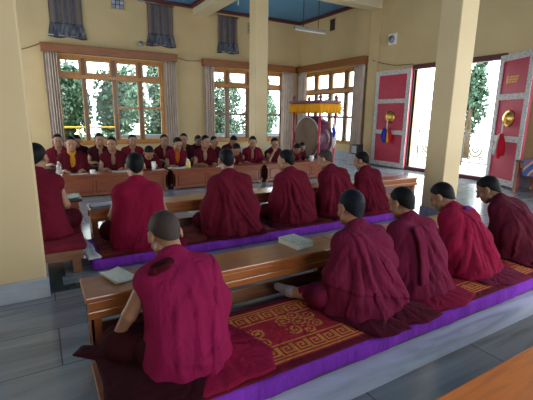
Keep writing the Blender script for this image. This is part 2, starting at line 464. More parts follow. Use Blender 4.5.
def head(S, p):
    D = HeadLocal(S, p)
    S.cap(p.N-p.R2@np.array([0, 0, .03]), p.N2, .060, .056, .03); S.cap(p.N2, D.L(0, -.02, -.035), .056, .058, .03)
    D.ell((0, -.012, .025), (.074, .094, .088), None, .02)
    D.ell((0, .03, -.042), (.058, .058, .072), None, .03)
    D.ell((0, .046, -.088), (.038, .034, .028), None, .03)
    for sd in (-1, 1):
        D.ell((sd*.036, .06, -.04), (.024, .024, .024), None, .02)
        D.cap((sd*.05, .01, -.07), (sd*.025, .055, -.095), .018, .016, .025)
        D.ell((sd*.031, .098, -.006), (.018, .016, .011), None, .014, 's')
        D.ell((sd*.031, .079, -.007), (.014, .012, .010), None, .004)
        D.ell((sd*.081, -.010, -.010), (.011, .022, .032), rz(-sd*.45)@rx(-.15), .010)
        D.ell((sd*.091, .0, -.006), (.006, .010, .018), rz(-sd*.45), .006, 's')
    D.cap((-.036, .079, .013), (.036, .079, .013), .010, None, .02)
    D.cap((0, .086, .004), (0, .108, -.036), .008, .012, .012)
    for sd in (-1, 1): D.ell((sd*.012, .099, -.040), (.009, .010, .008), None, .006)
    D.cap((-.02, .084, -.066), (.02, .084, -.066), .007, None, .008)
    D.cap((-.016, .083, -.077), (.016, .083, -.077), .0075, None, .006)
    D.cap((-.022, .097, -.0715), (.022, .097, -.0715), .003, None, .004, 's')

def unit(v): v = np.asarray(v, float); return v/np.linalg.norm(v)
GROUPS = {}
def person(label, loc, yaw=0, sc=1.0, lean=.18, curve=.25, hp=.2, hy=0, hr=0, twist=0, cover=(True, True), arms=None, hands=True,
           hand_dir=None, upper='plum', lower='plumdark', vneck=False, shirt=None, skin=0, hair=None, h=.009, seed=1, group=None,
           legs=None, pivot=(-.17, .5), hems=(), straps=(), amp=.013, nf=13, face=False, ftsock=False, fullhair=True, extra=(), steps=(), bw=.155, ridges=None):
    p = Pose(lean, curve, hp, hy, hr, twist); p.hs = 1.12/sc if sc > .9 else 1.2
    lg = legs or LEGS
    if arms is None: arms = [((-.235, .06, .27), (-.10, .27, .20)), ((.235, .06, .27), (.10, .28, .20))]
    lo = (-.62, -.36, -.02); hi = (.62, .62, 1.02)
    hm = max(h*.85, .0075)
    # ---- body: one continuous skin
    S = SDF(lo, hi, hm)
    torso(S, p, -.012)
    for i, sd in enumerate((-1, 1)):
        e, w = map(np.array, arms[i])
        S.cap(p.sh[sd], e, .052, .041, .03); S.cap(e, w, .042, .027, .015)
        f = unit(hand_dir[i]) if hand_dir and hand_dir[i] is not None else unit(unit(w-e)*.4+np.array([-sd*.25, .6, -.15]))
        up = np.array([0, 0, 1.]) if abs(f[2]) < .8 else np.array([0, 1., 0])
        if hands: hand(S, w, f, up, -sd)
        kn, ft = np.array(lg['kn'][i]), np.array(lg['ft'][i])
        S.cap((sd*.09, .02, .11), kn, .085, .06, .04); S.cap(kn, ft, .055, .04, .02)
        fd = unit((ft-kn)*np.array([1, 1, .2])); tip = ft+fd*.02+np.array([0, .11 if abs(ft[0]) > .3 else .02, -.012])
        if abs(ft[0]) < .3: tip = ft+fd*.13-np.array([0, 0, .01])
        S.cap(ft, tip, .036, .026, .02)
        for q in range(5): 
            lt = np.cross(fd, [0, 0, 1]); S.cap(tip-fd*.01+lt*(q-2)*.013, tip+fd*.03+lt*(q-2)*.015-np.array([0, 0, .006]), .011-.001*q, .009-.001*q, .005)
    head(S, p)
    S.half((0, 0, 1), .004)
    P, Q = S.mesh()
    M = Matrix.Translation(loc) @ Matrix.Rotation(yaw, 4, 'Z')
    body = mesh_from('person', P*sc, None, SKIN[skin], quads=Q)
    body.matrix_world = M
    body['label'] = label; body['category'] = 'person'
    if group: body['group'] = group
    def child(name, P, Q, mat, **k): return mesh_from(name, P*sc, None, mat, body, quads=Q, **k)
    # ---- hair
    c, R = p.Hc, p.H
    H = SDF(c-.18, c+.19, .006); D = HeadLocal(H, p); L = D.L
    t = .0045 if fullhair else .003
    D.ell((0, -.012, .025), (.074+t, .094+t, .088+t), None, .0)
    D.cap((0, -.042, -.02), (0, -.040, -.075), .052+t, .046+t, .02)
    nn = R@np.array([0, -.70, .714]); H.half(nn, float(nn@L(0, .064, .078)))
    nz = R@np.array([0, .25, .97]); H.half(nz, float(nz@L(0, -.08, -.080)))
    for sd in (-1, 1): D.ell((sd*.088, .004, -.022), (.030, .029, .040), None, .004, 's')
    Ph, Qh = H.mesh()
    if len(Qh): child('hair', Ph, Qh, hair or HAIR)
    if face:
        for sd in (-1, 1):
            E = SDF(L(sd*.031, .085, -.007)-.035, L(sd*.031, .085, -.007)+.035, .004)
            HeadLocal(E, p).ell((sd*.031, .088, -.007), (.013, .006, .0055), None, 0); child('eye', *E.mesh(), EYE)
            E = SDF(L(sd*.033, .088, .014)-.05, L(sd*.033, .088, .014)+.05, .004)
            HeadLocal(E, p).cap((sd*.015, .091, .013), (sd*.052, .074, .015), .0055, .004, .0); child('eyebrow', *E.mesh(), LIP)
    # ---- shirt seen in the open neck
    if shirt:
        S = SDF(lo, hi, max(h, .01)); torso(S, p, .004); S.half((0, 0, 1), .1); child('shirt', *S.mesh(), ROBE[shirt])
    # ---- lower robe around the crossed legs
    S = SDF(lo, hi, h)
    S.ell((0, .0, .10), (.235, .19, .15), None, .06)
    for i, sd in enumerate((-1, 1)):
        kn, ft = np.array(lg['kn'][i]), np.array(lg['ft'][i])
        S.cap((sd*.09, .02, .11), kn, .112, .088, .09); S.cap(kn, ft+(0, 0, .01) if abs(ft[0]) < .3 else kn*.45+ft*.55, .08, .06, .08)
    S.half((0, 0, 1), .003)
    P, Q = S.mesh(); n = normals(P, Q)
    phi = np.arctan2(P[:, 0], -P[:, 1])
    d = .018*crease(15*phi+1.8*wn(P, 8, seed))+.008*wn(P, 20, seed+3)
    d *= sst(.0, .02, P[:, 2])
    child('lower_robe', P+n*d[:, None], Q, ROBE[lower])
    # ---- upper robe
    S = SDF(lo, hi, h)
    torso(S, p, .014, .07)
    wrap = cover[0] and cover[1] and not vneck
    for i, sd in enumerate((-1, 1)):
        e, w = map(np.array, arms[i])
        if cover[i]:
            S.cap(p.sh[sd], e, .060, .070, .08); S.cap(e, e*.3+w*.7, .068, .062, .07)
            S.cap(e, (e[0]*1.05, e[1]*.9, .03), .062, .075, .12)
            S.cap(e*.5+w*.5, (w[0]*1.5, w[1]*.85, .05), .06, .07, .12)
            S.cap(p.sh[sd]*.75+p.chest*.25-p.R2@np.array([0, .01, .03]), (sd*bw, -.05, .02), .085, .135, .12)
        else:
            S.cap(p.sh[sd]*.86+p.S*.14, p.sh[sd]*.93+e*.07, .058, .058, .05)
            S.cap(p.chest+p.R2@np.array([sd*.07, -.01, .02]), (sd*.10, -.04, .02), .10, .14, .12)
    S.ell((0, -.04, .03), (bw+.09, .19, .15), None, .08)
    for a in extra: S.cap(*a)
    if vneck:
        S.ell(p.S+p.R2@np.array([.0, .17, -.03]), (.052, .13, .17), p.R2, .02, 's')
        S.ell(p.N+p.R2@np.array([0, .07, .02]), (.085, .09, .07), p.R2, .02, 's')
    S.half((0, 0, 1), .004)
    if ridges is None and wrap:
        rs = np.random.RandomState(seed); ridges = []
        for q in range(8):
            t_ = q/7; xe = -.27+.50*t_+rs.uniform(-.03, .03); x0 = pivot[0]-.06+.11*t_; bend = rs.uniform(-.04, .05)
            ridges.append(([(x0, p.N[2]-.05-.03*abs(t_-.5)), ((x0*2+xe)/3+bend*.6, .40+.02*rs.randn()), ((x0+2*xe)/3+bend, .24), (xe, rs.uniform(.04, .10))], rs.uniform(.012, .020)))
    for pts, rr in (ridges or ()):
        pts = np.array(pts); tt = np.linspace(0, len(pts)-1, 16); xx = np.interp(tt, range(len(pts)), pts[:, 0]); zz = np.interp(tt, range(len(pts)), pts[:, 1])
        chain = []
        for x_, z_ in zip(xx, zz):
            i = int(round((x_-S.lo[0])/S.h)); k_ = int(round((z_-S.lo[2])/S.h))
            col = S.v[i, :, k_]; hit = np.argmax(col < 0)
            if col[hit] < 0: chain.append(np.array([x_, S.ax[1][hit]+rr*.35, z_]))
        for m_, (a_, b_) in enumerate(zip(chain[:-1], chain[1:])):
            w0 = rr*min(1, .35+.2*m_)
            if np.linalg.norm(a_-b_) < .12: S.cap(a_, b_, w0, w0, .022)
    P, Q = S.mesh(); n = normals(P, Q)
    dx = P[:, 0]-pivot[0]; dz = P[:, 2]-pivot[1]
    ang = np.arctan2(dx, -dz); r = np.hypot(dx, dz)
    wv = wn(P, 6, seed)
    f1 = crease(nf*ang+1.5*wv+seed)*sst(.04, .28, r)
    f2 = .5*crease(nf*2.3*ang+2.2*wn(P, 9, seed+1))*sst(.08, .3, r)
    phi = np.arctan2(P[:, 0], -P[:, 1]); f3 = crease(17*phi+1.6*wn(P*np.array([1, 1, .4]), 8, seed+2))*sst(.0, .15, .62-P[:, 2])
    back = sst(-.2, .5, -n[:, 1])
    d = 1.45*amp*(back*(f1+f2)+(1-back)*f3*.9)+.007*wn(P, 18, seed+5)
    d += .03*(1-sst(0, .10, P[:, 2]))*(.6+.4*np.sin(9*phi+seed))
    for (x0, z0, an, hgt) in steps:
        q = (P[:, 0]-x0)*math.cos(an)+(P[:, 2]-z0)*math.sin(an)+.018*wn(P, 7, seed+7)
        d += hgt*sst(-.3, .3, -n[:, 1])*(sst(-.005, .005, q)-.7*sst(.0, .12, q))
    d *= (1-.8*sst(p.N[2]-.05, p.N[2]+.02, P[:, 2])); n[P[:, 2] < .02, 2] = 0
    child('upper_robe', P+n*d[:, None], Q, ROBE[upper])
    # ---- hanging folds of cloth over shoulder or back
    for pts, wd, th, mt in straps:
        S = SDF(lo, hi, min(h, .009))
        for a, b_ in zip(pts[:-1], pts[1:]):
            a = np.array(a); b_ = np.array(b_)
            for o in (-1, -.33, .33, 1): S.cap(a+np.array([o*wd, 0, 0]), b_+np.array([o*wd, 0, 0]), th, None, .012)
        S.half((0, 0, 1), .004)
        P, Q = S.mesh(); n = normals(P, Q)
        P = P+n*(.004*wn(P, 24, seed+9))[:, None]
        child('shawl_fold', P, Q, ROBE[mt])
    # ---- cloth spread over the mat
    for poly, ctr, hh, mt in hems:
        P, Q = patch(poly, ctr, hh, seed)
        child('robe_hem', P, Q, ROBE[mt])
    if ftsock:
        ft = np.array(lg['ft'][0]); S = SDF(ft-.2, ft+.25, .008)
        tip = ft+np.array([-.03, .13, -.005]); S.cap(ft, tip, .043, .034, .02); S.cap(ft, ft*.9+np.array(lg['kn'][0])*.1, .043, .046, .02)
        S.half((0, 0, 1), .003); child('sock', *S.mesh(), SOCK)
    return body
def patch(poly, ctr, hh, seed, nr=16, na=120):
    poly = np.array(poly, float); ctr = np.array(ctr, float)
    seg = np.linalg.norm(np.roll(poly, -1, 0)-poly, axis=1); cs = np.r_[0, np.cumsum(seg)]
    t = np.linspace(0, cs[-1], na, endpoint=False); pp = np.vstack([poly, poly[:1]])
    out = np.stack([np.interp(t, cs, pp[:, i]) for i in (0, 1)], 1)
    rs = np.random.RandomState(seed)
    out += np.stack([wn(np.c_[out, out[:, :1]*0], 26, seed)*.012, wn(np.c_[out, out[:, :1]*0], 30, seed+1)*.012], 1)
    V = []; 
    for top in (1, 0):
        for i in range(1, nr+1):
            u = i/nr; xy = ctr+(out-ctr)*u
            p3 = np.c_[xy, np.zeros(na)]
            if top:
                ph = np.arctan2(xy[:, 1]-ctr[1], xy[:, 0]-ctr[0])
                z = .008+hh*(1-u)**1.3+.011*(crease(13*ph+2*wn(p3, 9, seed+2))+.62)*min(1, u*1.5)*(1.1-.6*u)
                z = z if i < nr else z*0+.006
            else: z = np.full(na, .001)
            V.append(np.c_[xy, z])
    V = np.vstack(V); c0 = len(V); V = np.vstack([V, [[ctr[0], ctr[1], .012+hh]], [[ctr[0], ctr[1], .001]]])
    Q = []
    j = np.arange(na); j2 = (j+1) % na; T = nr*na
    for i in range(nr-1):
        Q.append(np.stack([i*na+j, (i+1)*na+j, (i+1)*na+j2, i*na+j2], 1))
        Q.append(np.stack([T+i*na+j, T+i*na+j2, T+(i+1)*na+j2, T+(i+1)*na+j], 1))
    Q.append(np.stack([(nr-1)*na+j, T+(nr-1)*na+j, T+(nr-1)*na+j2, (nr-1)*na+j2], 1))
    ev = j[::2]; 
    Q.append(np.stack([np.full(len(ev), c0), ev, (ev+1) % na, (ev+2) % na], 1))
    Q.append(np.stack([np.full(len(ev), c0+1), T+(ev+2) % na, T+(ev+1) % na, T+ev], 1))
    return V, np.concatenate(Q)

# ------------------------------------------------------------------ room shell
XW, YW, ZC = 8.8, 12.57, 4.77
XL, YR = -3.0, -4.0
T = .14
def wall_with_holes(name, axis, pos, a0, a1, z0, z1, holes, out, mat):
    cuts = sorted({a0, a1, *[q for h_ in holes for q in h_[:2]]})
    bm = bmesh.new()
    for s0, s1 in zip(cuts[:-1], cuts[1:]):
        mid = (s0+s1)/2; hs = [h_ for h_ in holes if h_[0] < mid < h_[1]]
        spans = [(z0, z1)]
        if hs: spans = [(z0, hs[0][2]), (hs[0][3], z1)]
        for q0, q1 in spans:
            if q1-q0 < .01: continue
            if axis == 'Y': box(bm, (s0, min(pos, pos+out), q0), (s1, max(pos, pos+out), q1))
            else: box(bm, (min(pos, pos+out), s0, q0), (max(pos, pos+out), s1, q1))
    bmesh.ops.remove_doubles(bm, verts=bm.verts, dist=.0005)
    return bm_obj(name, bm, mat, kind='structure')
W1 = (.60, 3.60, .55, 3.0); W2 = (5.05, 8.10, .55, 2.97); W3 = (9.20, 12.30, .52, 2.96)
DO = (4.98, 7.25, 0.0, 2.72)
wall_with_holes('wall_back', 'Y', YW, XL-T, XW+T, 0, ZC, [W1, W2], T, WALL)
wall_with_holes('wall_right', 'X', XW, YR-T, YW, 0, ZC, [DO, W3, (-2.6, 2.4, .9, 3.4)], T, WALL)
wall_with_holes('wall_left', 'X', XL, YR-T, YW, 0, ZC, [(8.8, 12.2, .6, 2.9), (5.0, 7.4, .0, 2.8)], -T, WALL)  # unseen openings added here so sky light reaches the back of the hall
wall_with_holes('wall_front', 'Y', YR, XL, XW, 0, ZC, [(-.4, 2.0, .8, 3.2), (3.2, 8.0, .5, 3.8)], -T, WALL)
boxes('floor', [((XL-T, YR-T, -.12), (XW+T, YW+T, 0))], MARBLE, bev=0, kind='structure')
boxes('ceiling', [((XL-T, YR-T, ZC), (XW+T, YW+T, ZC+.15))], BLUE, bev=0, kind='structure')
BX = [(-.40, -.05), (4.70, 5.06)]
boxes('beam_long', [((x0-.08, YR, 4.50), (x1+.04, YW, ZC)) for x0, x1 in BX[1:]], BEAM, bev=.006, kind='structure')
boxes('beam_cross', [((XL, 8.56, 4.42), (XW, 8.92, ZC))], BEAM, bev=.006, kind='structure')
# maroon cornice round the ceiling bays
def bay(n, x0, x1, y0, y1):
    w, d = .12, .09
    boxes('trim_%d' % n, [((x0, y0, ZC-d), (x1, y0+w, ZC-.001)), ((x0, y1-w, ZC-d), (x1, y1, ZC-.001)), ((x0, y0+w, ZC-d), (x0+w, y1-w, ZC-.001)), ((x1-w, y0+w, ZC-d), (x1, y1-w, ZC-.001))], MAROON_TRIM, bev=.01, kind='structure')
bay(1, 5.10, XW, 8.92, YW); bay(2, XL, 4.62, 8.92, YW); bay(3, 5.10, XW, YR, 8.56); bay(4, XL, 4.62, YR, 8.56)
boxes('pilaster', [((XW-.07, 8.56, 0), (XW, 8.92, 4.42))], WALL, bev=.006, kind='structure')
boxes('baseboard_right', [((XW-.03, 7.3, 0), (XW, YW, .30)), ((XW-.03, YR, 0), (XW, 4.9, .30))], MARBLE_BASE, bev=.004, kind='structure')
boxes('baseboard_back', [((XL, YW-.03, 0), (XW-.03, YW, .30))], MARBLE_BASE, bev=.004, kind='structure')
def pillar(x0, x1, y0, y1, top, label):
    t = empty('pillar', ((x0+x1)/2, (y0+y1)/2, 0)); t['kind'] = 'structure'; t['label'] = label
    w, d = (x1-x0)/2, (y1-y0)/2
    boxes('shaft', [((-w, -d, .155), (w, d, top))], PILLAR, t, .012)
    boxes('plinth', [((-w-.012, -d-.012, 0), (w+.012, d+.012, .16))], MARBLE_BASE, t, .006)
pillar(-.42, -.04, 3.25, 3.58, ZC, 'ochre square pillar at the left edge on a marble plinth')
pillar(4.71, 5.06, 3.25, 3.56, 4.50, 'ochre square pillar in front of the open doorway')
pillar(4.71, 5.05, 8.57, 8.90, 4.43, 'ochre square pillar in the hall between the back windows')
# inlay strips let into the marble floor
boxes('floor_inlay', [((-.04, 3.62, -.01), (.10, 4.9, .002)), ((-.04, 3.30, -.01), (4.6, 3.42, .002)), ((-.04, 3.42, -.01), (.07, 3.62, .002))], GREEN_STONE, bev=0, kind='structure')
boxes('floor_band', [((-.3, 1.235, -.01), (XW-.05, 1.45, .002))], MARBLE_PALE, bev=0, kind='structure')

# ------------------------------------------------------------------ windows
def window(n, axis, pos, a0, a1, z0, z1, mull, transom, lowsplit, sgn=1):
    """mull: interior mullion centres; lowsplit[i]: heights of horizontal bars of light i"""
    t = empty('window_%d' % n, ((a0+a1)/2, pos, z0) if axis == 'Y' else (pos, (a0+a1)/2, z0)); t['kind'] = 'structure'
    def bx(u0, u1, q0, q1, d0, d1):
        c = (a0+a1)/2
        if axis == 'Y': return ((u0-c, d0, q0-z0), (u1-c, d1, q1-z0))
        return ((d0, u0-c, q0-z0), (d1, u1-c, q1-z0))
    F = .075
    boxes('window_frame', [bx(a0, a1, z0, z0+F, .0, .16), bx(a0, a1, z1-F, z1, .0, .16), bx(a0, a0+F, z0+F, z1-F, 0, .16), bx(a1-F, a1, z0+F, z1-F, 0, .16), bx(a0+F, a1-F, transom-.05, transom+.05, .0, .15)], WOOD_FRAME, t, .006)
    for m_ in mull: boxes('mullion', [bx(m_-.045, m_+.045, z0+F, z1-F, .01, .14)], WOOD_DARK, t, .005)
    ed = [a0+F]+[q for m_ in mull for q in (m_-.045, m_+.045)]+[a1-F]
    for i in range(0, len(ed), 2):
        u0, u1 = ed[i], ed[i+1]
        cells = [(transom+.05, z1-F, .07, WOOD_FRAME)]
        zs = [z0+F]+lowsplit[i//2]+[transom-.05]
        bars = []
        for q0, q1 in zip(zs[:-1], zs[1:]): cells.append((q0, q1, .035 if len(zs) > 2 else .018, WOOD_FRAME if n == 1 else WOOD_DARK))
        for q0, q1, fw, mt in cells:
            s = boxes('sash', [bx(u0, u1, q0, q0+fw, .03, .09), bx(u0, u1, q1-fw, q1, .03, .09), bx(u0, u0+fw, q0+fw, q1-fw, .03, .09), bx(u1-fw, u1, q0+fw, q1-fw, .03, .09)], mt, t, .004)
            boxes('pane', [bx(u0+fw, u1-fw, q0+fw, q1-fw, .055, .061)], GLASS, s, 0)
window(1, 'Y', YW, *W1, [1.31, 2.13, 2.88], 2.43, [[], [], [1.58], [1.58]])
window(2, 'Y', YW, *W2, [5.81, 6.62, 7.36], 2.41, [[1.45], [1.45], [1.45], [1.45]])
window(3, 'X', XW, *W3, [9.95, 10.75, 11.55], 2.25, [[1.4], [1.4], [1.4], [1.4]])
boxes('window_sill', [((W1[0]-.05, YW-.06, W1[2]-.05), (W1[1]+.05, YW, W1[2])), ((W2[0]-.05, YW-.06, W2[2]-.05), (W2[1]+.05, YW, W2[2])), ], WOOD_FRAME, kind='structure')
for nm, lo, hi, lb in (('pelmet', (.30, YW-.22, 3.02), (4.0, YW-.006, 3.235), 'long brown wooden pelmet over the left back window'), ('pelmet', (4.88, YW-.22, 2.98), (8.48, YW-.006, 3.19), 'brown wooden pelmet over the back window behind the drum'), ('pelmet', (XW-.22, 8.94, 2.98), (XW-.015, YW-.02, 3.19), 'brown wooden pelmet on the right wall over the drum')):
    c = ((lo[0]+hi[0])/2, (lo[1]+hi[1])/2, lo[2]); t = empty(nm, c, 0, lb, 'pelmet')
    a = [lo[i]-c[i] for i in range(3)]; b_ = [hi[i]-c[i] for i in range(3)]
    boxes('board', [(a, b_)], WOOD_PELMET, t, .006)
    boxes('moulding', [((a[0]-.012, a[1]-.012, b_[2]-.03), (b_[0]+(.012 if hi[0] < XW else 0), b_[1], b_[2]+.006))], WOOD_PELMET, t, .006)
def curtain(axis, a0, a1, z0, z1, pos, label, gather=.0, seed=0, nf=5, depth=.05):
    nu, nz = 60, 16; V = []
    for side in (0, 1):
        for k in range(nz+1):
            z = z0+(z1-z0)*k/nz; u_ = 1-k/nz
            for i in range(nu+1):
                s = i/nu; a = a0+(a1-a0)*s
                a = a+gather*math.sin(u_*PI*.85)*(1 if s < 1 else 1)*(s-.5)*-1
                d = depth*math.sin(s*nf*2*PI+seed+.5*math.sin(u_*3+seed))*(.6+.4*u_)+.012*math.sin(s*37+seed*3)
                p = pos-d-(.006 if side else -.006)
                V.append((a, p, z) if axis == 'Y' else (p, a, z))
    F = []; w = nu+1; off = (nz+1)*w
    for k in range(nz):
        for i in range(nu):
            q = k*w+i; F.append((q, q+1, q+w+1, q+w)); F.append((off+q, off+q+w, off+q+w+1, off+q+1))
    for k in range(nz):
        for i in (0, nu): q = k*w+i; F.append((q, q+w, off+q+w, off+q))
    for i in range(nu):
        for k in (0, nz): q = k*w+i; F.append((q, q+1, off+q+1, off+q))
    o = mesh_from('curtain', V, F, CURTAIN); o['label'] = label; o['category'] = 'curtain'
    return o
curtain('Y', .34, .66, .12, 3.02, YW-.12, 'beige curtain at the left side of the left back window', 0, 1, 5)
curtain('Y', 3.60, 3.98, .12, 3.02, YW-.12, 'beige curtain at the right side of the left back window', 0, 2, 5)
curtain('Y', 4.92, 5.26, .12, 2.98, YW-.12, 'narrow beige curtain at the left side of the middle window', 0, 3, 4)
curtain('Y', 7.96, 8.46, .12, 2.98, YW-.12, 'beige curtain in the corner just left of the drum canopy', 0, 4, 5)
curtain('X', 12.42, 11.95, .12, 2.98, XW-.12, 'beige curtain hanging in the corner behind the drum canopy', 0, 5, 4)
curtain('X', 9.42, 9.0, .12, 2.98, XW-.12, 'beige curtain beside the door at the end of the right window', 0, 6, 5)

# ------------------------------------------------------------------ doors
boxes('trim_5', [((XW-.04, DO[0]-.1, 2.66), (XW+.1, DO[1]+.05, 2.78)), ((XW-.02, DO[1], 0), (XW+.1, DO[1]+.06, 2.66)), ((XW-.02, DO[0]-.06, 0), (XW+.1, DO[0], 2.66)), ((XW-.05, DO[0], 0), (XW+.12, DO[1], .09))], MAROON_TRIM, bev=.006, kind='structure')
def door(n, hinge, ang, w, hgt, sgn, gold_text):
    t = empty('door_%d' % n, hinge, ang); t['kind'] = 'structure'
    # local: +X along the leaf away from hinge, face towards -Y*sgn
    boxes('leaf', [((0, -.025, .03), (w, .025, hgt))], DOOR_RED, t, .004)
    f = -.025*sgn; g = f-.018*sgn; y0, y1 = min(f, g), max(f, g)
    B = .13; zs = [.03+B, .98, 1.86, hgt-B]
    boxes('brocade_border', [((0, y0, .03), (w, y1, .03+B)), ((0, y0, hgt-B), (w, y1, hgt)), ((0, y0, .03+B), (B, y1, hgt-B)), ((w-B, y0, .03+B), (w, y1, hgt-B)), ((B, y0, .94), (w-B, y1, 1.06)), ((B, y0, 1.80), (w-B, y1, 1.92))], BROCADE, t, .003)
    x = w*.5; z = 1.42
    V, F = lathe_geo([(.0, 0), (.17, 0), (.175, .02), (.14, .035), (.125, .06), (.08, .085), (.02, .10), (.0, .10)], 28, 'Y', (x, 0, z))
    V = [(a, (f-b_*sgn), c) for a, b_, c in V]
    mesh_from('door_boss', V, F, GOLD, t)
    pts = [(x+.05*math.cos(a), f-.085*sgn, z-.06+.05*math.sin(a)) for a in [2*PI*k/16 for k in range(16)]]
    tubes('ring_handle', [(pts, .008, True)], GOLD, t)
    if gold_text:
        lst = []
        for q in range(3):
            xx = w*.33
            for k in range(7):
                ww = .022+.018*((k*7+q*3) % 4)/3
                if q == 0 and k == 0: ww = .05
                lst.append(((xx, y0-.002, 2.24-q*.05), (xx+ww, y1-.010 if sgn > 0 else y1, 2.265-q*.05+(.012 if k % 2 else 0)))); xx += ww+.012
        boxes('gold_inscription', [((w*.28, f-.006 if sgn > 0 else f, 2.13), (w*.30+.01, f if sgn > 0 else f+.006, 2.29))]+[((a[0], f-.006 if sgn > 0 else f, a[2]), (b_[0], f if sgn > 0 else f+.006, b_[2])) for a, b_ in lst], GOLD, t, 0)
    return t
d1 = door(1, (XW-.07, DO[1]+.02, 0), PI/2, 1.24, 2.70, -1, False)
ang2 = math.atan2(4.11-5.0, 8.30-8.78)
d2 = door(2, (XW-.04, DO[0]-.02, 0), ang2, 1.05, 2.72, 1, True)
def tassel(loc, rzv, label, strands, wmat):
    t = empty('tassel', loc, rzv, label, 'tassel')
    tubes('cord', [([(0, 0, 0), (.004, 0, -.12), (0, 0, -.26)], .016)], wmat, t)
    for i, (mt, dx, L, dy) in enumerate(strands):
        pts = [(dx*.2, dy, -.22), (dx*.7, dy*1.3, -.22-L*.35), (dx, dy*1.6, -.22-L*.8), (dx*1.1, dy*1.5, -.22-L)]
        V, F = tube_geo(pts, [.02, .045, .05, .03], 10)
        mesh_from('strand', V, F, mt, t)
V_ = Vector
tassel((XW-.19, DO[1]+.02+.62, 1.33), 0, 'blue and yellow tassel hanging from the ring of the flat door leaf', [(BLUE_CLOTH, 0, .42, .05), (YELLOW, .0, .40, -.04), (BLUE_CLOTH, -.06, .36, .02), (RED_CLOTH, .02, .36, -.08), (BLUE_CLOTH, .03, .34, .10)], WHITE_CLOTH)
dl = V_((math.cos(ang2), math.sin(ang2), 0)); dn = V_((math.sin(ang2), -math.cos(ang2), 0))
tp = V_((XW-.04, DO[0]-.02, 1.33))+dl*.525+dn*.135
tassel(tuple(tp), ang2, 'white and red tassel hanging from the ring of the angled door leaf', [(WHITE_CLOTH, -.14, .46, .0), (RED_CLOTH, .02, .52, -.01), (RED_CLOTH, .07, .46, .01), (WHITE_CLOTH, -.09, .40, -.02)], WHITE_CLOTH)

# ------------------------------------------------------------------ benches and desks
def bench(x0, x1, y0, y1, hgt, label, group, near=-1, panels=3, wood=WOOD_BENCH, woodz=WOOD_BENCH_Z, panel=WOOD_PANEL, name='low_bench_desk', cat='bench', fasc=.13, carved=False):
    t = empty(name, ((x0+x1)/2, (y0+y1)/2, 0), 0, label, cat, group)
    w, d = (x1-x0)/2, (y1-y0)/2
    boxes('tabletop', [((-w, -d, hgt-.035), (w, d, hgt))], wood, t, .008)
    yf = near*d
    s = -near
    if carved:
        zb = .02
        boxes('front_panel', [((-w+.02, min(yf+s*.03, yf+s*.055), zb), (w-.02, max(yf+s*.03, yf+s*.055), hgt-.035))], panel, t, .002)
        nP = panels; pw = (2*w-.16)/nP
        for k in range(nP):
            a = -w+.08+k*pw+.035; b_ = -w+.08+(k+1)*pw-.035
            boxes('raised_panel', [((a, min(yf+s*.012, yf+s*.03), zb+.065), (b_, max(yf+s*.012, yf+s*.03), hgt-.11))], wood, t, .01)
        boxes('rail', [((-w+.02, min(yf+s*.014, yf+s*.03), zb), (w-.02, max(yf+s*.014, yf+s*.03), zb+.045))], wood, t, .004)
        boxes('rail', [((-w+.02, min(yf+s*.014, yf+s*.03), hgt-.085), (w-.02, max(yf+s*.014, yf+s*.03), hgt-.035))], wood, t, .004)
        for k in range(nP+1):
            a = -w+.08+k*pw; boxes('stile', [((a-.022, min(yf+s*.014, yf+s*.03), zb+.045), (a+.022, max(yf+s*.014, yf+s*.03), hgt-.085))], wood, t, .003)
    else:
        boxes('fascia', [((-w+.01, min(yf+s*.012, yf+s*.035), hgt-fasc), (w-.01, max(yf+s*.012, yf+s*.035), hgt-.035))], wood, t, .004)
        boxes('fascia', [((-w+.01, -yf-.035, hgt-fasc), (w-.01, -yf-.012, hgt-.035))], wood, t, .004)
        boxes('lip', [((-w+.005, min(yf-s*.004, yf+s*.014), hgt-fasc-.005), (w-.005, max(yf-s*.004, yf+s*.014), hgt-fasc+.045))], wood, t, .007)
        boxes('stretcher', [((-w+.06, -.012+(.06*s), .02), (w-.06, .012+(.06*s), .13))], WOOD_PALE, t, .004)
    for sx in (-1, 1):
        for sy in (-1, 1):
            a = sx*(w-.05); b_ = sy*(d-.06)
            boxes('leg', [((a-.03, b_-.03, 0), (a+.03, b_+.03, hgt-.035))], woodz, t, .005)
    boxes('end_panel', [((-w+.02, -d+.03, .10), (-w+.04, d-.03, hgt-.035))], wood, t, .003)
    boxes('end_panel', [((w-.04, -d+.03, .10), (w-.02, d-.03, hgt-.035))], wood, t, .003)
    return t
gA = 'low benches along the front mat'; gB = 'low benches along the middle mat'; gC = 'panelled desks in front of the back row'
bench(.14, 2.02, 2.19, 2.51, .40, 'low brown bench in front of the nearest person in magenta', gA)
bench(2.03, 3.72, 2.19, 2.51, .40, 'low brown bench behind the heads at the right of the front row', gA)
bench(.40, 2.14, 4.36, 4.68, .40, 'low brown bench with blue papers on its left end', gB)
bench(2.16, 4.00, 4.36, 4.68, .40, 'low brown bench in front of the middle row between robes', gB)
bench(4.02, 5.62, 4.36, 4.68, .40, 'low brown bench reaching to the pillar by the doorway', gB)
bench(.08, 2.06, 7.10, 7.45, .39, 'panelled brown desk at the left with a clear bottle on it', gC, carved=True, wood=WOOD_DESK, woodz=WOOD_DESK, panel=WOOD_PANEL, name='panelled_desk', cat='desk', panels=3)
bench(2.13, 4.10, 7.10, 7.45, .39, 'panelled brown desk in the centre with a juice bottle on it', gC, carved=True, wood=WOOD_DESK, woodz=WOOD_DESK, panel=WOOD_PANEL, name='panelled_desk', cat='desk', panels=3)
bench(4.17, 6.0, 7.10, 7.45, .39, 'panelled brown desk at the right below the big drum', gC, carved=True, wood=WOOD_DESK, woodz=WOOD_DESK, panel=WOOD_PANEL, name='panelled_desk', cat='desk', panels=3)
gD = 'dark benches before the rearmost row'
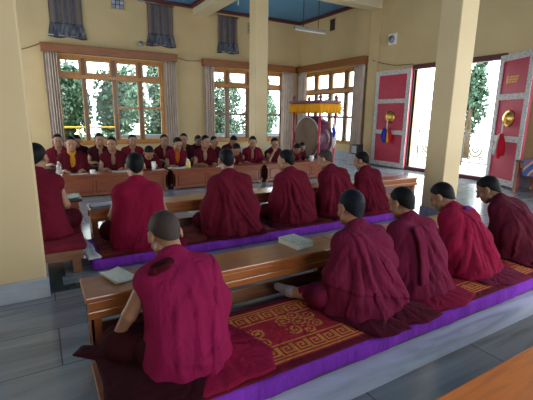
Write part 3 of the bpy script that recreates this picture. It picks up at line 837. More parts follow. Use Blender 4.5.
bench(.05, 2.2, 8.14, 8.40, .39, 'dark low bench behind the people at the left desk', gD, wood=WOOD_BLACK, woodz=WOOD_BLACK, name='low_bench_desk')
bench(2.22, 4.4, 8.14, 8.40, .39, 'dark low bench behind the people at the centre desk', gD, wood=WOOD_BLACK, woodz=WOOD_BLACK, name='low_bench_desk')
bench(.95, 3.2, .36, .735, .40, 'orange wooden bench cut off by the lower right corner', None, wood=WOOD_ORANGE, woodz=WOOD_ORANGE)

# ------------------------------------------------------------------ mats and rugs
def mat(name, x0, x1, y0, y1, hgt, mtl, label, cat='mat', board=False):
    t = empty(name, ((x0+x1)/2, (y0+y1)/2, 0), 0, label, cat)
    w, d = (x1-x0)/2, (y1-y0)/2
    bm = bmesh.new(); box(bm, (-w, -d, .012 if board else 0), (w, d, hgt), .022)
    bmesh.ops.subdivide_edges(bm, edges=[e for e in bm.edges if abs(e.verts[0].co.x-e.verts[1].co.x) > 1], cuts=120)
    for v in bm.verts:
        if v.co.y < -d+.03: v.co.y += .006*math.sin(v.co.x*9)+.004*math.sin(v.co.x*31); 
        if v.co.z > hgt-.03: v.co.z += .002*math.sin(v.co.x*17)
    bm_obj('cushion', bm, mtl, t, smooth=True)
    if board: boxes('base_board', [((-w-.03, -d+.03, 0), (w, d, .03))], WOOD_PALE, t, .004)
    return t
mat('long_mat', .17, 6.2, 1.43, 2.14, .118, PURPLE, 'long purple mat under the front row of people', board=True)
mat('long_mat', .32, 4.62, 3.60, 4.32, .10, PURPLE, 'long purple mat under the middle row of people')
mat('long_mat', -.1, 6.0, 7.48, 8.1, .10, RUG_DULL, 'dark red mat under the people at the panelled desks')
mat('long_mat', -.1, 4.6, 8.45, 9.15, .12, RUG_DULL, 'dark red mat under the rearmost row of people')
KEY = ["XXXXXXXX", "X.......", "X.XXXXXX", "X.X....X", "X.X.XX.X", "X.X..X.X", "X.XXXX.X", "X......X"]
def rug(x0, x1, y0, y1, z, label, base, gold, edge, meds, cell=.0125, fret=True, group='rugs laid on the mats', sag=0):
    nx, ny = int(round((x1-x0)/cell)), int(round((y1-y0)/cell))
    xs = np.linspace(x0, x1, nx+1); ys = np.linspace(y0, y1, ny+1)
    X, Y = np.meshgrid(xs, ys, indexing='ij')
    Z = z+.008+.0015*np.sin(X*13)*np.sin(Y*17)
    cx, cy = (x0+x1)/2, (y0+y1)/2
    V = np.stack([X.ravel()-cx, Y.ravel()-cy, Z.ravel()-z], 1)
    I = np.arange((nx+1)*(ny+1)).reshape(nx+1, ny+1)
    Q = np.stack([I[:-1, :-1].ravel(), I[1:, :-1].ravel(), I[1:, 1:].ravel(), I[:-1, 1:].ravel()], 1)
    mid_x = (X[:-1, :-1]+X[1:, 1:])/2; mid_y = (Y[:-1, :-1]+Y[1:, 1:])/2
    mi = np.zeros((nx, ny), int)
    for j in range(ny):
        for e0 in ((j, 0), (ny-1-j, 1)):
            q = e0[0]
            if q < 4: mi[:, j] = 2
            elif q == 5 or q == 16: mi[:, j] = 1
            elif fret and 7 <= q <= 14:
                for i in range(nx):
                    if KEY[q-7][i % 8] == 'X': mi[i, j] = 1
            elif not fret and 7 <= q <= 14 and q % 3 != 0: mi[:, j] = 1
    for (mx_, my_) in meds:
        for (dx, dy, r0, sg) in ((0, 0, .07, 1), (.09, .05, .055, -1), (-.09, .05, .055, 1), (.08, -.06, .05, 1), (-.08, -.06, .05, -1), (0, .10, .05, -1), (0, -.1, .04, 1)):
            ux, uy = mid_x-mx_-dx, mid_y-my_-dy; r = np.hypot(ux, uy); a = np.arctan2(uy, ux)*sg
            sp = ((r/.030-a/(2*PI)) % 1 < .45) & (r < r0)
            inside = r < r0
            mi[inside & (mi == 1)] = 0
            mi[sp] = 1
    # thickness: side skirt
    nb = len(V); edge_i = np.r_[I[:, 0], I[-1, 1:], I[:-1, -1][::-1], I[0, 1:-1][::-1]]
    Vb = V[edge_i].copy(); Vb[:, 2] = .0005; V = np.vstack([V, Vb]); k = np.arange(len(edge_i)); k2 = (k+1) % len(edge_i)
    Qs = np.stack([edge_i[k], nb+k, nb+k2, edge_i[k2]], 1)
    Q = np.vstack([Q, Qs]); mm = np.r_[mi.ravel(), np.full(len(Qs), 2)]
    o = mesh_from('rug', V, None, None, quads=Q, mats=[base, gold, edge], matidx=mm)
    o.location = (cx, cy, z); o['label'] = label; o['category'] = 'rug'; o['group'] = group
    return o
rug(.24, 2.05, 1.45, 2.13, .118, 'red rug with gold scrolls and key border beside the nearest person', RUG_RED, RUG_GOLD, RUG_EDGE, [(.93, 1.77), (1.33, 1.81), (.5, 1.8), (1.8, 1.86)])
rug(2.07, 4.3, 1.45, 2.13, .118, 'red rug with gold key border under the right front people', RUG_RED, RUG_GOLD, RUG_EDGE, [(2.5, 1.8), (3.1, 1.8), (3.7, 1.8)])
rug(.40, 2.30, 3.62, 4.31, .10, 'orange and red rug at the left end of the middle mat', RUG_DULL, RUG_ORANGE, RUG_EDGE, [(.6, 3.9), (1.3, 3.9), (2.05, 3.9)], cell=.014)
rug(2.33, 4.4, 3.62, 4.31, .10, 'dull red rug on the right half of the middle mat', RUG_DULL, RUG_DULL, RUG_EDGE, [], cell=.014)

# low seat at the left, with its cover, and its small table
t = empty('wooden_bench', (-.22, 4.0, 0), 0, 'low pale wooden seat with red ribbed cover beside the left pillar', 'seat')
boxes('seat_frame', [((-.5, -.36, .13), (.47, .36, .225))], WOOD_PALE, t, .006)
for sx in (-.45, .42):
    for sy in (-.31, .31): boxes('leg', [((sx-.035, sy-.035, 0), (sx+.035, sy+.035, .13))], WOOD_PALE, t, .005)
bm = bmesh.new(); box(bm, (-.52, -.375, .215), (.51, .38, .28), .02)
bm_obj('seat_cover', bm, SEAT_RED, t, smooth=True)
t = empty('side_table', (-.05, 4.60, 0), 0, 'small dark table with papers beside the person by the pillar', 'table')
boxes('tabletop', [((-.40, -.19, .49), (.40, .19, .52))], WOOD_BLACK, t, .01)
boxes('apron', [((-.36, -.16, .41), (.36, .16, .49))], WOOD_DESK, t, .004)
for sx in (-.35, .34):
    for sy in (-.15, .15): boxes('leg', [((sx-.025, sy-.025, 0), (sx+.025, sy+.025, .41))], WOOD_DESK, t, .004)

# ------------------------------------------------------------------ small things on the desks
def book(loc, rzv, w, d, hgt, label, cover=PAPER, pages=PAPER, grp=None, cat='book'):
    t = empty('book', loc, rzv, label, cat, grp)
    bm = bmesh.new(); box(bm, (-w/2+.004, -d/2+.004, .004), (w/2-.004, d/2-.004, hgt-.004), 0); bm_obj('page_block', bm, pages, t)
    boxes('cover', [((-w/2, -d/2, 0), (w/2, d/2, .004)), ((-w/2, -d/2, hgt-.004), (w/2, d/2, hgt))], cover, t, .001)
    return t
def sheets(loc, rzv, w, d, label, mtl=PAPER, n=3, curl=.02):
    V = []; F = []; rs = random.Random(int(loc[0]*100))
    for k in range(n):
        ox, oy, a = rs.uniform(-.012, .012), rs.uniform(-.012, .012), rs.uniform(-.06, .06); nu = 8
        base = len(V)
        for i in range(nu+1):
            for j in (0, 1):
                for s in (0, 1):
                    u, v_ = (i/nu-.5)*w, (j-.5)*d
                    z = .001+k*.003+curl*(abs(i/nu-.5)*2)**2*(k+1)/n*.6+(.0015 if s else 0)
                    V.append((u*math.cos(a)-v_*math.sin(a)+ox, u*math.sin(a)+v_*math.cos(a)+oy, z))
        g = lambda i, j, s: base+i*4+j*2+s
        for i in range(nu):
            F += [(g(i, 0, 1), g(i+1, 0, 1), g(i+1, 1, 1), g(i, 1, 1)), (g(i, 0, 0), g(i, 1, 0), g(i+1, 1, 0), g(i+1, 0, 0)), (g(i, 0, 0), g(i+1, 0, 0), g(i+1, 0, 1), g(i, 0, 1)), (g(i, 1, 0), g(i, 1, 1), g(i+1, 1, 1), g(i+1, 1, 0))]
        F += [(g(0, 0, 0), g(0, 0, 1), g(0, 1, 1), g(0, 1, 0)), (g(nu, 0, 0), g(nu, 1, 0), g(nu, 1, 1), g(nu, 0, 1))]
    o = mesh_from('papers', V, F, mtl, smooth=False); o.location = loc; o.rotation_euler = (0, 0, rzv); o['label'] = label; o['category'] = 'papers'
    return o
book((1.70, 2.41, .40), .12, .17, .24, .045, 'thick stack of printed pages on the front bench beside a plum robe', m_plain('printed_cover', (.46, .48, .40), .7, .35, 60), PAPER, cat='book')
sheets((.35, 2.42, .40), .3, .13, .22, 'pale open pages on the bench end beside the nearest person', PAPER, 3, .02)
sheets((.55, 4.50, .40), .05, .24, .26, 'blue tinted papers on the left end of the middle bench', PAPER_BLUE, 5, .012)
book((.54, 4.44, .425), .05, .25, .10, .02, 'flat pale blue book lying on the tinted papers of the middle bench', PAPER_BLUE, PAPER)
sheets((.23, 4.56, .52), .2, .16, .2, 'green and white printed papers on the small dark table', PAPER_GREEN, 3, .02)
o = lathe('case', [(0, 0), (.02, 0), (.024, .01), (.024, .15), (.018, .165), (0, .165)], ORANGE, None, 12, 'X', (0, 0, .025)); o.location = (.02, 4.62, .52); o.rotation_euler = (0, 0, .2); o['label'] = 'orange tube lying on the small dark table'; o['category'] = 'tube'
DZ = .39
t = empty('bottle', (.26, 7.25, DZ), 0, 'clear plastic bottle on the left end of the left desk', 'bottle')
lathe('body', [(0, 0), (.036, 0), (.038, .01), (.036, .06), (.038, .12), (.034, .16), (.015, .19), (.013, .205), (0, .205)], BOTTLE, t, 18)
lathe('cap', [(0, .2), (.017, .2), (.017, .225), (0, .225)], WHITE, t, 14)
t = empty('bottle', (2.50, 7.27, DZ), 0, 'pale yellow juice bottle on the centre desk beside open pages', 'bottle')
lathe('body', [(0, 0), (.045, 0), (.048, .01), (.046, .09), (.04, .12), (.022, .14), (0, .14)], m_plain('juice', (.7, .52, .18), .3, .1), t, 18)
lathe('cap', [(0, .138), (.024, .138), (.024, .165), (0, .165)], WHITE, t, 14)
def cup(x, y, r, hh, label, mt=WHITE):
    t = empty('cup', (x, y, DZ), 0, label, 'cup')
    lathe('bowl', [(0, 0), (r*.7, 0), (r*.8, .004), (r, hh), (r*.9, hh), (r*.7, .012), (0, .012)], mt, t, 18)
    a = [(r*.85+.028*math.sin(q), 0, hh*.5+.026*math.cos(q)) for q in np.linspace(0, PI, 8)]
    tubes('handle', [(a, .005)], mt, t)
cup(.76, 7.2, .04, .065, 'small white cup near the left end of the left desk')
cup(5.52, 7.28, .05, .12, 'tall white mug on the right desk under the drum')
cup(1.83, 7.27, .04, .15, 'tall white mug on the left desk beside a dark robed back', WHITE)
sheets((.55, 7.2, DZ), 0, .26, .08, 'narrow cream pages on the left desk before the yellow shirt', PAPER, 2, .004)
sheets((1.22, 7.22, DZ), 0, .26, .12, 'white loose pages on the left desk in front of bare forearms', PAPER, 4, .02)
sheets((2.28, 7.22, DZ), 0, .30, .16, 'white open pages on the centre desk beside the juice bottle', PAPER, 5, .03)
sheets((1.92, 7.2, DZ), .1, .14, .06, 'small pale slip on the right end of the left desk', PAPER, 2, .004)
sheets((3.32, 7.22, DZ), 0, .26, .1, 'white pages on the right part of the centre desk', PAPER, 3, .01)
sheets((4.86, 7.22, DZ), 0, .12, .1, 'small folded white page on the right desk before a raised hand', PAPER, 2, .02)
# white cloth strip at the end of the middle mat
V, Q = patch([(.26, 3.62), (.38, 3.61), (.33, 4.3), (.25, 4.3)], (.31, 3.95), .0, 5, 6, 60); V[:, :2] -= (.31, 3.95)
o = mesh_from('cloth_strip', V, None, WHITE_CLOTH, quads=Q); o.location = (.33, 3.98, .101); o.rotation_euler=(0,0,0); o['label'] = 'white cloth strip folded over the left end of the middle mat'; o['category'] = 'cloth'

# ------------------------------------------------------------------ the drum in its frame
t = empty('drum_stand', (6.42, 8.40, 0), 0, 'red drum stand with carved top and yellow valance', 'drum stand')
PX = (-.30, .20); PY = (-.60, .54)
for x in PX:
    for y in PY:
        V, F = lathe_geo([(.0, 0), (.05, 0), (.05, .08), (.032, .10), (.032, .7), (.042, .74), (.032, .78), (.032, 1.6), (.0, 1.6)], 16, 'Z', (x, y, 0)); mesh_from('post', V, F, DARKREDPOST, t)
boxes('canopy_beam', [((PX[0]-.07, PY[0]-.07, 1.66), (PX[1]+.07, PY[1]+.07, 1.74)), ((PX[0]-.10, PY[0]-.10, 1.74), (PX[1]+.10, PY[1]+.10, 1.80)), ((PX[0]-.06, PY[0]-.06, 1.58), (PX[1]+.06, PY[1]+.06, 1.66))], CANOPY, t, .012)
for x in PX:
    for y in PY:
        V, F = lathe_geo([(0, 0), (.045, 0), (.03, .03), (.05, .07), (.04, .11), (.012, .15), (0, .17)], 12, 'Z', (x, y, 1.80)); mesh_from('finial', V, F, CANOPY, t)
def valance():
    per = [(PX[0]-.09, PY[0]-.09), (PX[1]+.09, PY[0]-.09), (PX[1]+.09, PY[1]+.09), (PX[0]-.09, PY[1]+.09)]
    pts = []; nrm = []
    for i in range(4):
        a, b_ = np.array(per[i]), np.array(per[(i+1) % 4]); L = np.linalg.norm(b_-a); n_ = np.array([(b_-a)[1], -(b_-a)[0]])/L
        for k in range(int(L/.02)):
            pts.append(a+(b_-a)*k*.02/L); nrm.append(n_)
    V = []; m_ = len(pts)
    for s in (0, 1):
        for q in range(4):
            for i in range(m_):
                d = (.014*math.sin(i*1.1)+.006*math.sin(i*.37))*(q/3)+(0 if s else .006)
                p_ = pts[i]+nrm[i]*d; V.append((p_[0], p_[1], 1.72-.22*q/3-(.012*math.sin(i*.55) if q == 3 else 0)))
    F = []
    for q in range(3):
        for i in range(m_):
            j = (i+1) % m_; a = q*m_
            F.append((a+i, a+j, a+m_+j, a+m_+i)); a += 4*m_; F.append((a+i, a+m_+i, a+m_+j, a+j))
    for i in range(m_):
        j = (i+1) % m_; F.append((3*m_+i, 3*m_+j, 7*m_+j, 7*m_+i)); F.append((i, 4*m_+i, 4*m_+j, j))
    mesh_from('valance', V, F, YELLOW, t)
valance()
boxes('lower_rail', [((PX[0]-.03, PY[0], .12), (PX[0]+.03, PY[1], .18)), ((PX[1]-.03, PY[0], .12), (PX[1]+.03, PY[1], .18)), ((PX[0], PY[0]-.03, .12), (PX[1], PY[0]+.03, .18)), ((PX[0], PY[1]-.03, .12), (PX[1], PY[1]+.03, .18))], DARKREDPOST, t, .005)
tubes('carrying_loop', [([(-.03, 0, 1.42), (-.03, 0, 1.6)], .012)], GOLD, t)
t = empty('drum', (6.37, 8.38, .84), 0, 'large round drum with tan skin hung in the red stand', 'drum')
Rr = .55
lathe('shell', [(Rr*.97, -.22), (Rr*1.0, -.2), (Rr*1.05, 0), (Rr*1.0, .2), (Rr*.97, .22)], DRUMBODY, t, 48, 'X')
lathe('drum_head', [(0, -.238), (Rr*.9, -.236), (Rr*.97, -.228), (Rr*.985, -.20), (Rr*.97, -.20), (0, -.20)], DRUMSKIN, t, 48, 'X')
lathe('drum_head', [(0, .20), (Rr*.97, .20), (Rr*.985, .20), (Rr*.97, .228), (Rr*.9, .236), (0, .238)], DRUMSKIN, t, 48, 'X')
pts = [(-.212, (Rr*1.0)*math.cos(a), (Rr*1.0)*math.sin(a)) for a in np.linspace(0, 2*PI, 48, endpoint=False)]
tubes('rim', [(pts, .016, True)], SILVER, t)
t = empty('tassel', (6.50, 7.70, 1.24), 0, 'white scarf with blue cloth tied to the drum stand posts', 'tassel')
tubes('strand', [([(0, 0, 0), (.02, 0, -.2), (.03, 0, -.42), (.0, 0, -.62)], [.03, .05, .06, .03])], WHITE_CLOTH, t)
tubes('knot', [([(-.04, -.01, -.1), (.0, -.03, -.22), (-.02, -.03, -.34)], [.03, .05, .02])], BLUE_CLOTH, t)
# speaker by the curtain
t = empty('speaker', (8.35, 8.75, 0), 0, 'dark box on a grey pedestal at the foot of the right curtain', 'speaker')
boxes('pedestal', [((-.2, -.18, 0), (.2, .18, .30))], MARBLE_BASE, t, .01); boxes('cabinet', [((-.13, -.12, .30), (.13, .12, .60))], BLACK, t, .01)
boxes('grille', [((-.135, -.1, .34), (-.13, .1, .56))], MET_GREY, t, .001)

# ------------------------------------------------------------------ things on the walls and ceiling
def banner(x0, x1, z0, z1, label, seed):
    t = empty('banner', ((x0+x1)/2, YW-.035, z1), 0, label, 'banner', None)
    w, hh = (x1-x0)/2, z1-z0
    def sheet(name, za, zb, wa, wb, mtl, nf, amp, off):
        nu, nz = 36, 14; V = []
        for s in (0, 1):
            for k in range(nz+1):
                q = k/nz; ww = wa+(wb-wa)*q
                for i in range(nu+1):
                    u = i/nu*2-1
                    d = amp*(q*.7+.3)*math.sin(u*nf+seed+q)+off
                    V.append((u*ww, -d-.012-(.004 if s else 0), za+(zb-za)*q+(.02*math.sin(u*5+seed) if k == nz and name == 'hem' else 0)))
        F = []; W_ = nu+1; O = (nz+1)*W_
        for k in range(nz):
            for i in range(nu):
                a = k*W_+i; F += [(a, a+W_, a+W_+1, a+1), (O+a, O+a+1, O+a+W_+1, O+a+W_)]
            for i in (0, nu): a = k*W_+i; F.append((a, a+W_, O+a+W_, O+a))
        for i in range(nu):
            for k in (0, nz): a = k*W_+i; F.append((a, a+1, O+a+1, O+a))
        mesh_from(name, V, F, mtl, t)
    sheet('cloth', 0, -hh*.74, w*.86, w*.86, BANNER, 9, .012, .0)
    sheet('hem', -hh*.70, -hh, w*.86, w*1.02, BANNER_HEM, 11, .02, .012)
    tubes('rod', [([(-w*.95, -.015, 0), (w*.95, -.015, 0)], .02)], WOOD_DARK, t); tubes('rod', [([(-w*1.02, -.02, -hh+.05), (w*1.02, -.02, -hh+.05)], .014)], MET_GREY, t)
    boxes('ribbon', [((-w*.3, -.042, -hh*.70), (-w*.24, -.036, -.02)), ((w*.24, -.042, -hh*.70), (w*.30, -.036, -.02))], BANNER_HEM, t, .001)
banner(.52, 1.46, 3.42, 4.66, 'striped fabric banner above the left part of the left window', 1)
banner(3.12, 4.02, 3.44, 4.64, 'striped grey banner above the right end of the left pelmet', 2)
banner(5.42, 6.22, 3.44, 4.60, 'striped grey banner high on the wall beside the middle pillar', 3)
t = empty('spotlight', (2.92, YW-.02, 3.45), 0, 'small grey spotlight on the wall left of a banner', 'spotlight')
boxes('bracket', [((-.04, -.04, -.04), (.04, .0, .04))], MET_GREY, t, .004); lathe('lamp_housing', [(0, -.2), (.07, -.2), (.08, -.18), (.05, -.05), (0, -.04)], MET_GREY, t, 16, 'Y')
t = empty('spotlight', (3.0, YW-.02, 4.68), 0, 'grey spotlight at the top rod of a banner', 'spotlight')
boxes('bracket', [((-.18, -.03, -.02), (.5, .0, .02))], MET_GREY, t, .004); lathe('lamp_housing', [(0, -.2), (.06, -.2), (.07, -.18), (.05, -.03), (0, -.02)], MET_GREY, t, 16, 'Y')
def vent(x, z, w, hh, label, axis='Y', y=None):
    if axis == 'Y':
        t = empty('wall_vent', (x, YW, z), 0, label, 'vent')
        bxs = lambda a0, a1, q0, q1, d: ((a0, -d, q0), (a1, .0, q1))
    else:
        t = empty('wall_vent', (XW, y, z), 0, label, 'vent')
        bxs = lambda a0, a1, q0, q1, d: ((-d, a0, q0), (.0, a1, q1))
    boxes('backing', [bxs(-w, w, -hh, hh, .006)], BLACK if axis == 'Y' else WOOD_BLACK, t, 0)
    boxes('vent_frame', [bxs(-w, w, hh-.02, hh, .03), bxs(-w, w, -hh, -hh+.02, .03), bxs(-w, -w+.02, -hh, hh, .03), bxs(w-.02, w, -hh, hh, .03)], WALL, t, .002)
    if axis == 'Y':
        for i in range(3):
            for j in range(3):
                a = -w+.03+i*(2*w-.04)/3; q = -hh+.03+j*(2*hh-.04)/3
                boxes('vent_block', [bxs(a, a+(2*w-.1)/3, q, q+(2*hh-.1)/3, .02)], PAPER_BLUE if (i+j) % 2 else MET_GREY, t, .003)
vent(2.36, 4.53, .19, .19, 'square glass block vent near the ceiling left of a banner')
vent(6.68, 4.35, .11, .19, 'narrow block vent beside the top of the middle pillar')
vent(0, 4.38, .16, .2, 'dark recessed vent high on the right wall over the lamp', 'X', 10.72)
t = empty('wall_light', (XW-.0, 8.07, 3.53), 0, 'square white wall light with grey round face above the doors', 'wall light')
boxes('back_box', [((-.07, -.13, -.15), (0, .13, .15))], WHITE, t, .01); lathe('lamp_face', [(0, -.12), (.085, -.12), (.1, -.07), (0, -.07)], MET_GREY, t, 20, 'X')
def cable(pts, label):
    P = []
    for i in range(len(pts)-1):
        for k in range(6): P.append(tuple(Vector(pts[i]).lerp(Vector(pts[i+1]), k/6)))
    P.append(pts[-1]); o = tubes('cable', [(P, .010)], MET_GREY if False else WOOD_DARK, None, 6); o['label'] = label; o['category'] = 'cable'
cable([(XW-.08, 8.75, 3.05), (XW-.03, 8.4, 2.93), (XW-.03, 7.9, 2.82), (XW-.03, 7.3, 2.80)], 'thin dark cable sagging over the flat door leaf')
cable([(4.02, YW-.02, 3.18), (4.4, YW-.02, 3.10), (4.86, YW-.02, 3.13)], 'thin cable sagging between the two back pelmets')
cable([(-.5, YW-.02, 2.92), (0, YW-.02, 3.08), (.3, YW-.02, 3.22)], 'thin cable running from the left pelmet toward the left pillar')
t = empty('tube_light', (6.62, 9.0, 3.66), 0, 'fluorescent tube light hanging on two rods', 'ceiling light')
boxes('batten', [((-.52, -.03, 0), (.52, .03, .06))], MET_GREY, t, .006)
lathe('tube', [(0, -.5), (.016, -.5), (.016, .5), (0, .5)], WHITE, t, 12, 'X', (0, 0, -.022))
for sx in (-.24, .26): tubes('rod', [([(sx, 0, .05), (sx, 0, ZC-3.66)], .010)], BLACK, t)
t = empty('ceiling_hook', (5.25, 10.6, 4.45), 0, 'thin white rod hanging from the blue ceiling by the left banner', 'ceiling hook')
tubes('rod', [([(0, 0, 0), (0, 0, ZC-4.45)], .014)], WHITE, t)
t = empty('ceiling_hook', (6.7, 8.98, 4.50), 0, 'thin white rod hanging from the blue ceiling over the tube light', 'ceiling hook')
tubes('rod', [([(0, 0, 0), (0, 0, ZC-4.5)], .014)], WHITE, t)
# dark table with patchwork cloth at the right edge
t = empty('dark_table', (8.28, 3.35, 0), 0, 'dark wooden table by the right wall under a bright cloth', 'table')
boxes('tabletop', [((-.36, -.7, .60), (.36, .62, .64))], WOOD_BLACK, t, .008)
for sx in (-.32, .32):
    for sy in (-.66, .58): boxes('leg', [((sx-.03, sy-.03, 0), (sx+.03, sy+.03, .6))], WOOD_DESK, t, .004)
boxes('apron', [((-.33, -.66, .50), (.33, .58, .6))], WOOD_DESK, t, .004)
bm = bmesh.new(); box(bm, (-.38, -.6, .641), (.2, .5, .655), .004); box(bm, (-.395, -.6, .36), (-.38, .45, .655), .004)
bm_obj('tablecloth', bm, PATCH, None, loc=(8.28, 3.35, 0), label='patchwork cloth in blue, orange and white over the dark table', category='tablecloth')

# ------------------------------------------------------------------ outdoors
boxes('ground', [((-14, YW+T, -.5), (22, 34, -.35)), ((XW+T, -12, -.5), (26, YW+T, -.35))], GROUND, bev=0, kind='structure')
boxes('terrace', [((XW+T, -2, -.35), (13.5, 11.5, -.02))], TERRACE, bev=.01, kind='structure')
def foliage(name, c, rad, n, size, mtl, label, trunk=True, seed=0, lumps=9, zbase=-.35):
    t = empty(name, (c[0], c[1], zbase), 0, label, 'tree', None)
    rs = np.random.RandomState(seed)
    cen = rs.normal(size=(lumps, 3)); cen /= np.linalg.norm(cen, axis=1)[:, None]; cen *= rs.rand(lumps, 1)**.5*.65
    li = rs.randint(0, lumps, n)
    d = rs.normal(size=(n, 3)); d /= np.linalg.norm(d, axis=1)[:, None]
    P = (cen[li]+d*(.28+.17*rs.rand(n, 1)))*np.array(rad)+np.array([0, 0, c[2]-zbase])
    a = rs.normal(size=(n, 3)); a /= np.linalg.norm(a, axis=1)[:, None]
    b_ = np.cross(a, rs.normal(size=(n, 3))); b_ /= np.linalg.norm(b_, axis=1)[:, None]
    s = size*(.6+.8*rs.rand(n, 1))
    V = np.concatenate([P-a*s, P+b_*s*.45, P+a*s, P-b_*s*.45], 1).reshape(-1, 3)
    keep = None
    k = LEAF.index(mtl); tones = [LEAF[k], LEAF[max(0, k-1)], LEAF[min(2, k+1)]]
    mesh_from('foliage', V, None, None, t, quads=np.arange(4*n).reshape(n, 4), smooth=False, mats=tones, matidx=rs.choice(3, n, p=[.5, .25, .25]))
    if trunk:
        h_ = c[2]-zbase
        tubes('trunk', [([(0, 0, 0), (.05, .03, h_*.5), (0, 0, h_)], [.16, .12, .06]), ([(0, 0, h_*.6), (rad[0]*.3, .1, h_*1.05)], [.07, .03]), ([(0, 0, h_*.5), (-rad[0]*.3, -.1, h_)], [.07, .03])], BARK, t)
foliage('leafy_tree', (1.05, 16.2, 2.0), (.85, .9, 2.3), 4200, .095, LEAF[0], 'deep green tree behind the leftmost pane of the left window', seed=1)
foliage('leafy_tree', (2.75, 17.2, 1.9), (.85, .9, 2.2), 4200, .095, LEAF[0], 'deep green tree behind the second pane of the left window', seed=12)
foliage('leafy_tree', (4.75, 17.0, 1.9), (1.0, 1.0, 2.3), 4200, .10, LEAF[1], 'lighter green tree behind the right panes of the left window', seed=2)
foliage('leafy_tree', (4.4, 23.5, 2.0), (1.6, 1.2, 2.8), 4200, .15, LEAF[1], 'distant tree filling the gaps between trees behind the left window', seed=14)
foliage('leafy_tree', (.5, 18.5, 2.4), (1.4, 1.4, 2.4), 3600, .10, LEAF[2], 'pale green tree behind the left curtain of the left window', seed=3)
foliage('leafy_tree', (7.6, 17.2, 1.5), (1.3, 1.2, 2.0), 6500, .085, LEAF[1], 'green tree behind the panes left of the middle pillar', seed=4)
foliage('leafy_tree', (10.4, 18.0, 1.6), (1.5, 1.2, 2.1), 5000, .10, LEAF[2], 'pale green tree behind the pane right of the middle pillar', seed=5)
foliage('leafy_tree', (15.4, 9.75, 2.3), (.7, .6, 2.0), 2000, .12, LEAF[0], 'green tree outside the open doorway', seed=6)
foliage('leafy_tree', (21.0, 25.5, 2.2), (1.2, 1.2, 1.5), 420, .14, LEAF[2], 'sparse pale tree outside the right wall window', seed=7)
foliage('shrub', (2.2, 15.0, .15), (2.4, .4, .6), 3000, .08, LEAF[2], 'pale leafy shrub below the yellow rail outside', trunk=False, seed=8)
t = empty('yellow_railing', (2.4, 14.2, 0), 0, 'yellow pipe railing outside the left back window', 'railing')
tubes('rail', [([(-2.6, 0, .96), (.0, 0, .96)], .03)], RAIL_YELLOW, t)
for x in (-2.4, -1.2, -.05): tubes('post', [([(x, 0, -.35), (x, 0, .98)], .024)], RAIL_YELLOW, t)
boxes('low_wall', [((2.3, 14.4, -.35), (9.5, 14.6, .68))], m_plain('low_wall_paint', (.14, .16, .2), .8), bev=.01, kind='structure')
# ornate iron railing outside the doors
def iron(y0, y1, x, label):
    t = empty('iron_railing', (x, (y0+y1)/2, -.02), 0, label, 'railing')
    L = (y1-y0)/2
    for z in (.12, 1.0): tubes('rail', [([(0, -L, z), (0, L, z)], .02)], RAIL_GREY, t)
    n_ = max(2, int(2*L/.62)); w = 2*L/n_
    for k in range(n_+1): tubes('post', [([(0, -L+k*w, 0), (0, -L+k*w, 1.05)], .02)], RAIL_GREY, t)
    for k in range(n_):
        c = -L+(k+.5)*w; lst = []
        for zc, r in ((.56, .20), (.56, .10)):
            lst.append(([(0, c+r*math.cos(a), zc+r*1.25*math.sin(a)) for a in np.linspace(0, 2*PI, 20, endpoint=False)], .016, True))
        for sy in (-1, 1):
            for sz in (-1, 1):
                lst.append(([(0, c+sy*(.19+.07*math.cos(a)*(1-a/9)), .56+sz*(.28+.07*math.sin(a)*(1-a/9))) for a in np.linspace(0, 6, 16)], .014))
        tubes('scrollwork', lst, RAIL_GREY, t)
iron(7.35, 8.9, 11.3, 'grey scrolled iron railing outside left of the doorway pillar')
iron(5.6, 7.25, 11.3, 'grey scrolled iron railing outside right of the doorway pillar')

# ------------------------------------------------------------------ people
gF = 'people in the front row seen from behind'; gM = 'people in the middle row seen from behind'
gK = 'people sitting at the panelled desks'; gZ = 'people in the rearmost row'
FM = .128
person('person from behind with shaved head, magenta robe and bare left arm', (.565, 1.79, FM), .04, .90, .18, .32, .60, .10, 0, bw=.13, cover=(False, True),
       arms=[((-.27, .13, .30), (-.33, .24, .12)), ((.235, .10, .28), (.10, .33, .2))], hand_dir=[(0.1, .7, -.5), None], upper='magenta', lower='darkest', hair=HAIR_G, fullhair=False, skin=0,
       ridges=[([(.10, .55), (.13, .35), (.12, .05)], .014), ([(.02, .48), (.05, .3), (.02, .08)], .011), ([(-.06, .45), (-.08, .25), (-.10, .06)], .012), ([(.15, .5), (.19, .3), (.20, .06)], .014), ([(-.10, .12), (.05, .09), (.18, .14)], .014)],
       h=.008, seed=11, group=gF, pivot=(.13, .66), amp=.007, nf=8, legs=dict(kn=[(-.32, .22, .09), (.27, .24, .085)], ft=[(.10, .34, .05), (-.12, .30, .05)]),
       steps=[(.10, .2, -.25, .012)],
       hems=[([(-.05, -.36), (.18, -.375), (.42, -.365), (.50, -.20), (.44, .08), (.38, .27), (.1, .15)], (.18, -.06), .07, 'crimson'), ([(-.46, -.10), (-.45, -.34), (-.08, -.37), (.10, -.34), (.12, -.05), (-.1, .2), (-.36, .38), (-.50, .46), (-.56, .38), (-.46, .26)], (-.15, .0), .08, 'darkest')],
       straps=[([(-.06, .035, .615), (-.12, .06, .59), (-.165, .11, .53), (-.165, .16, .42)], .010, .016, 'darkest'), ([(-.08, -.005, .605), (-.14, .025, .575), (-.185, .08, .51), (-.18, .13, .43)], .008, .014, 'winedark'), ([(-.05, .06, .60), (-.10, .10, .575), (-.14, .15, .50), (-.13, .18, .38)], .012, .016, 'darkest')])
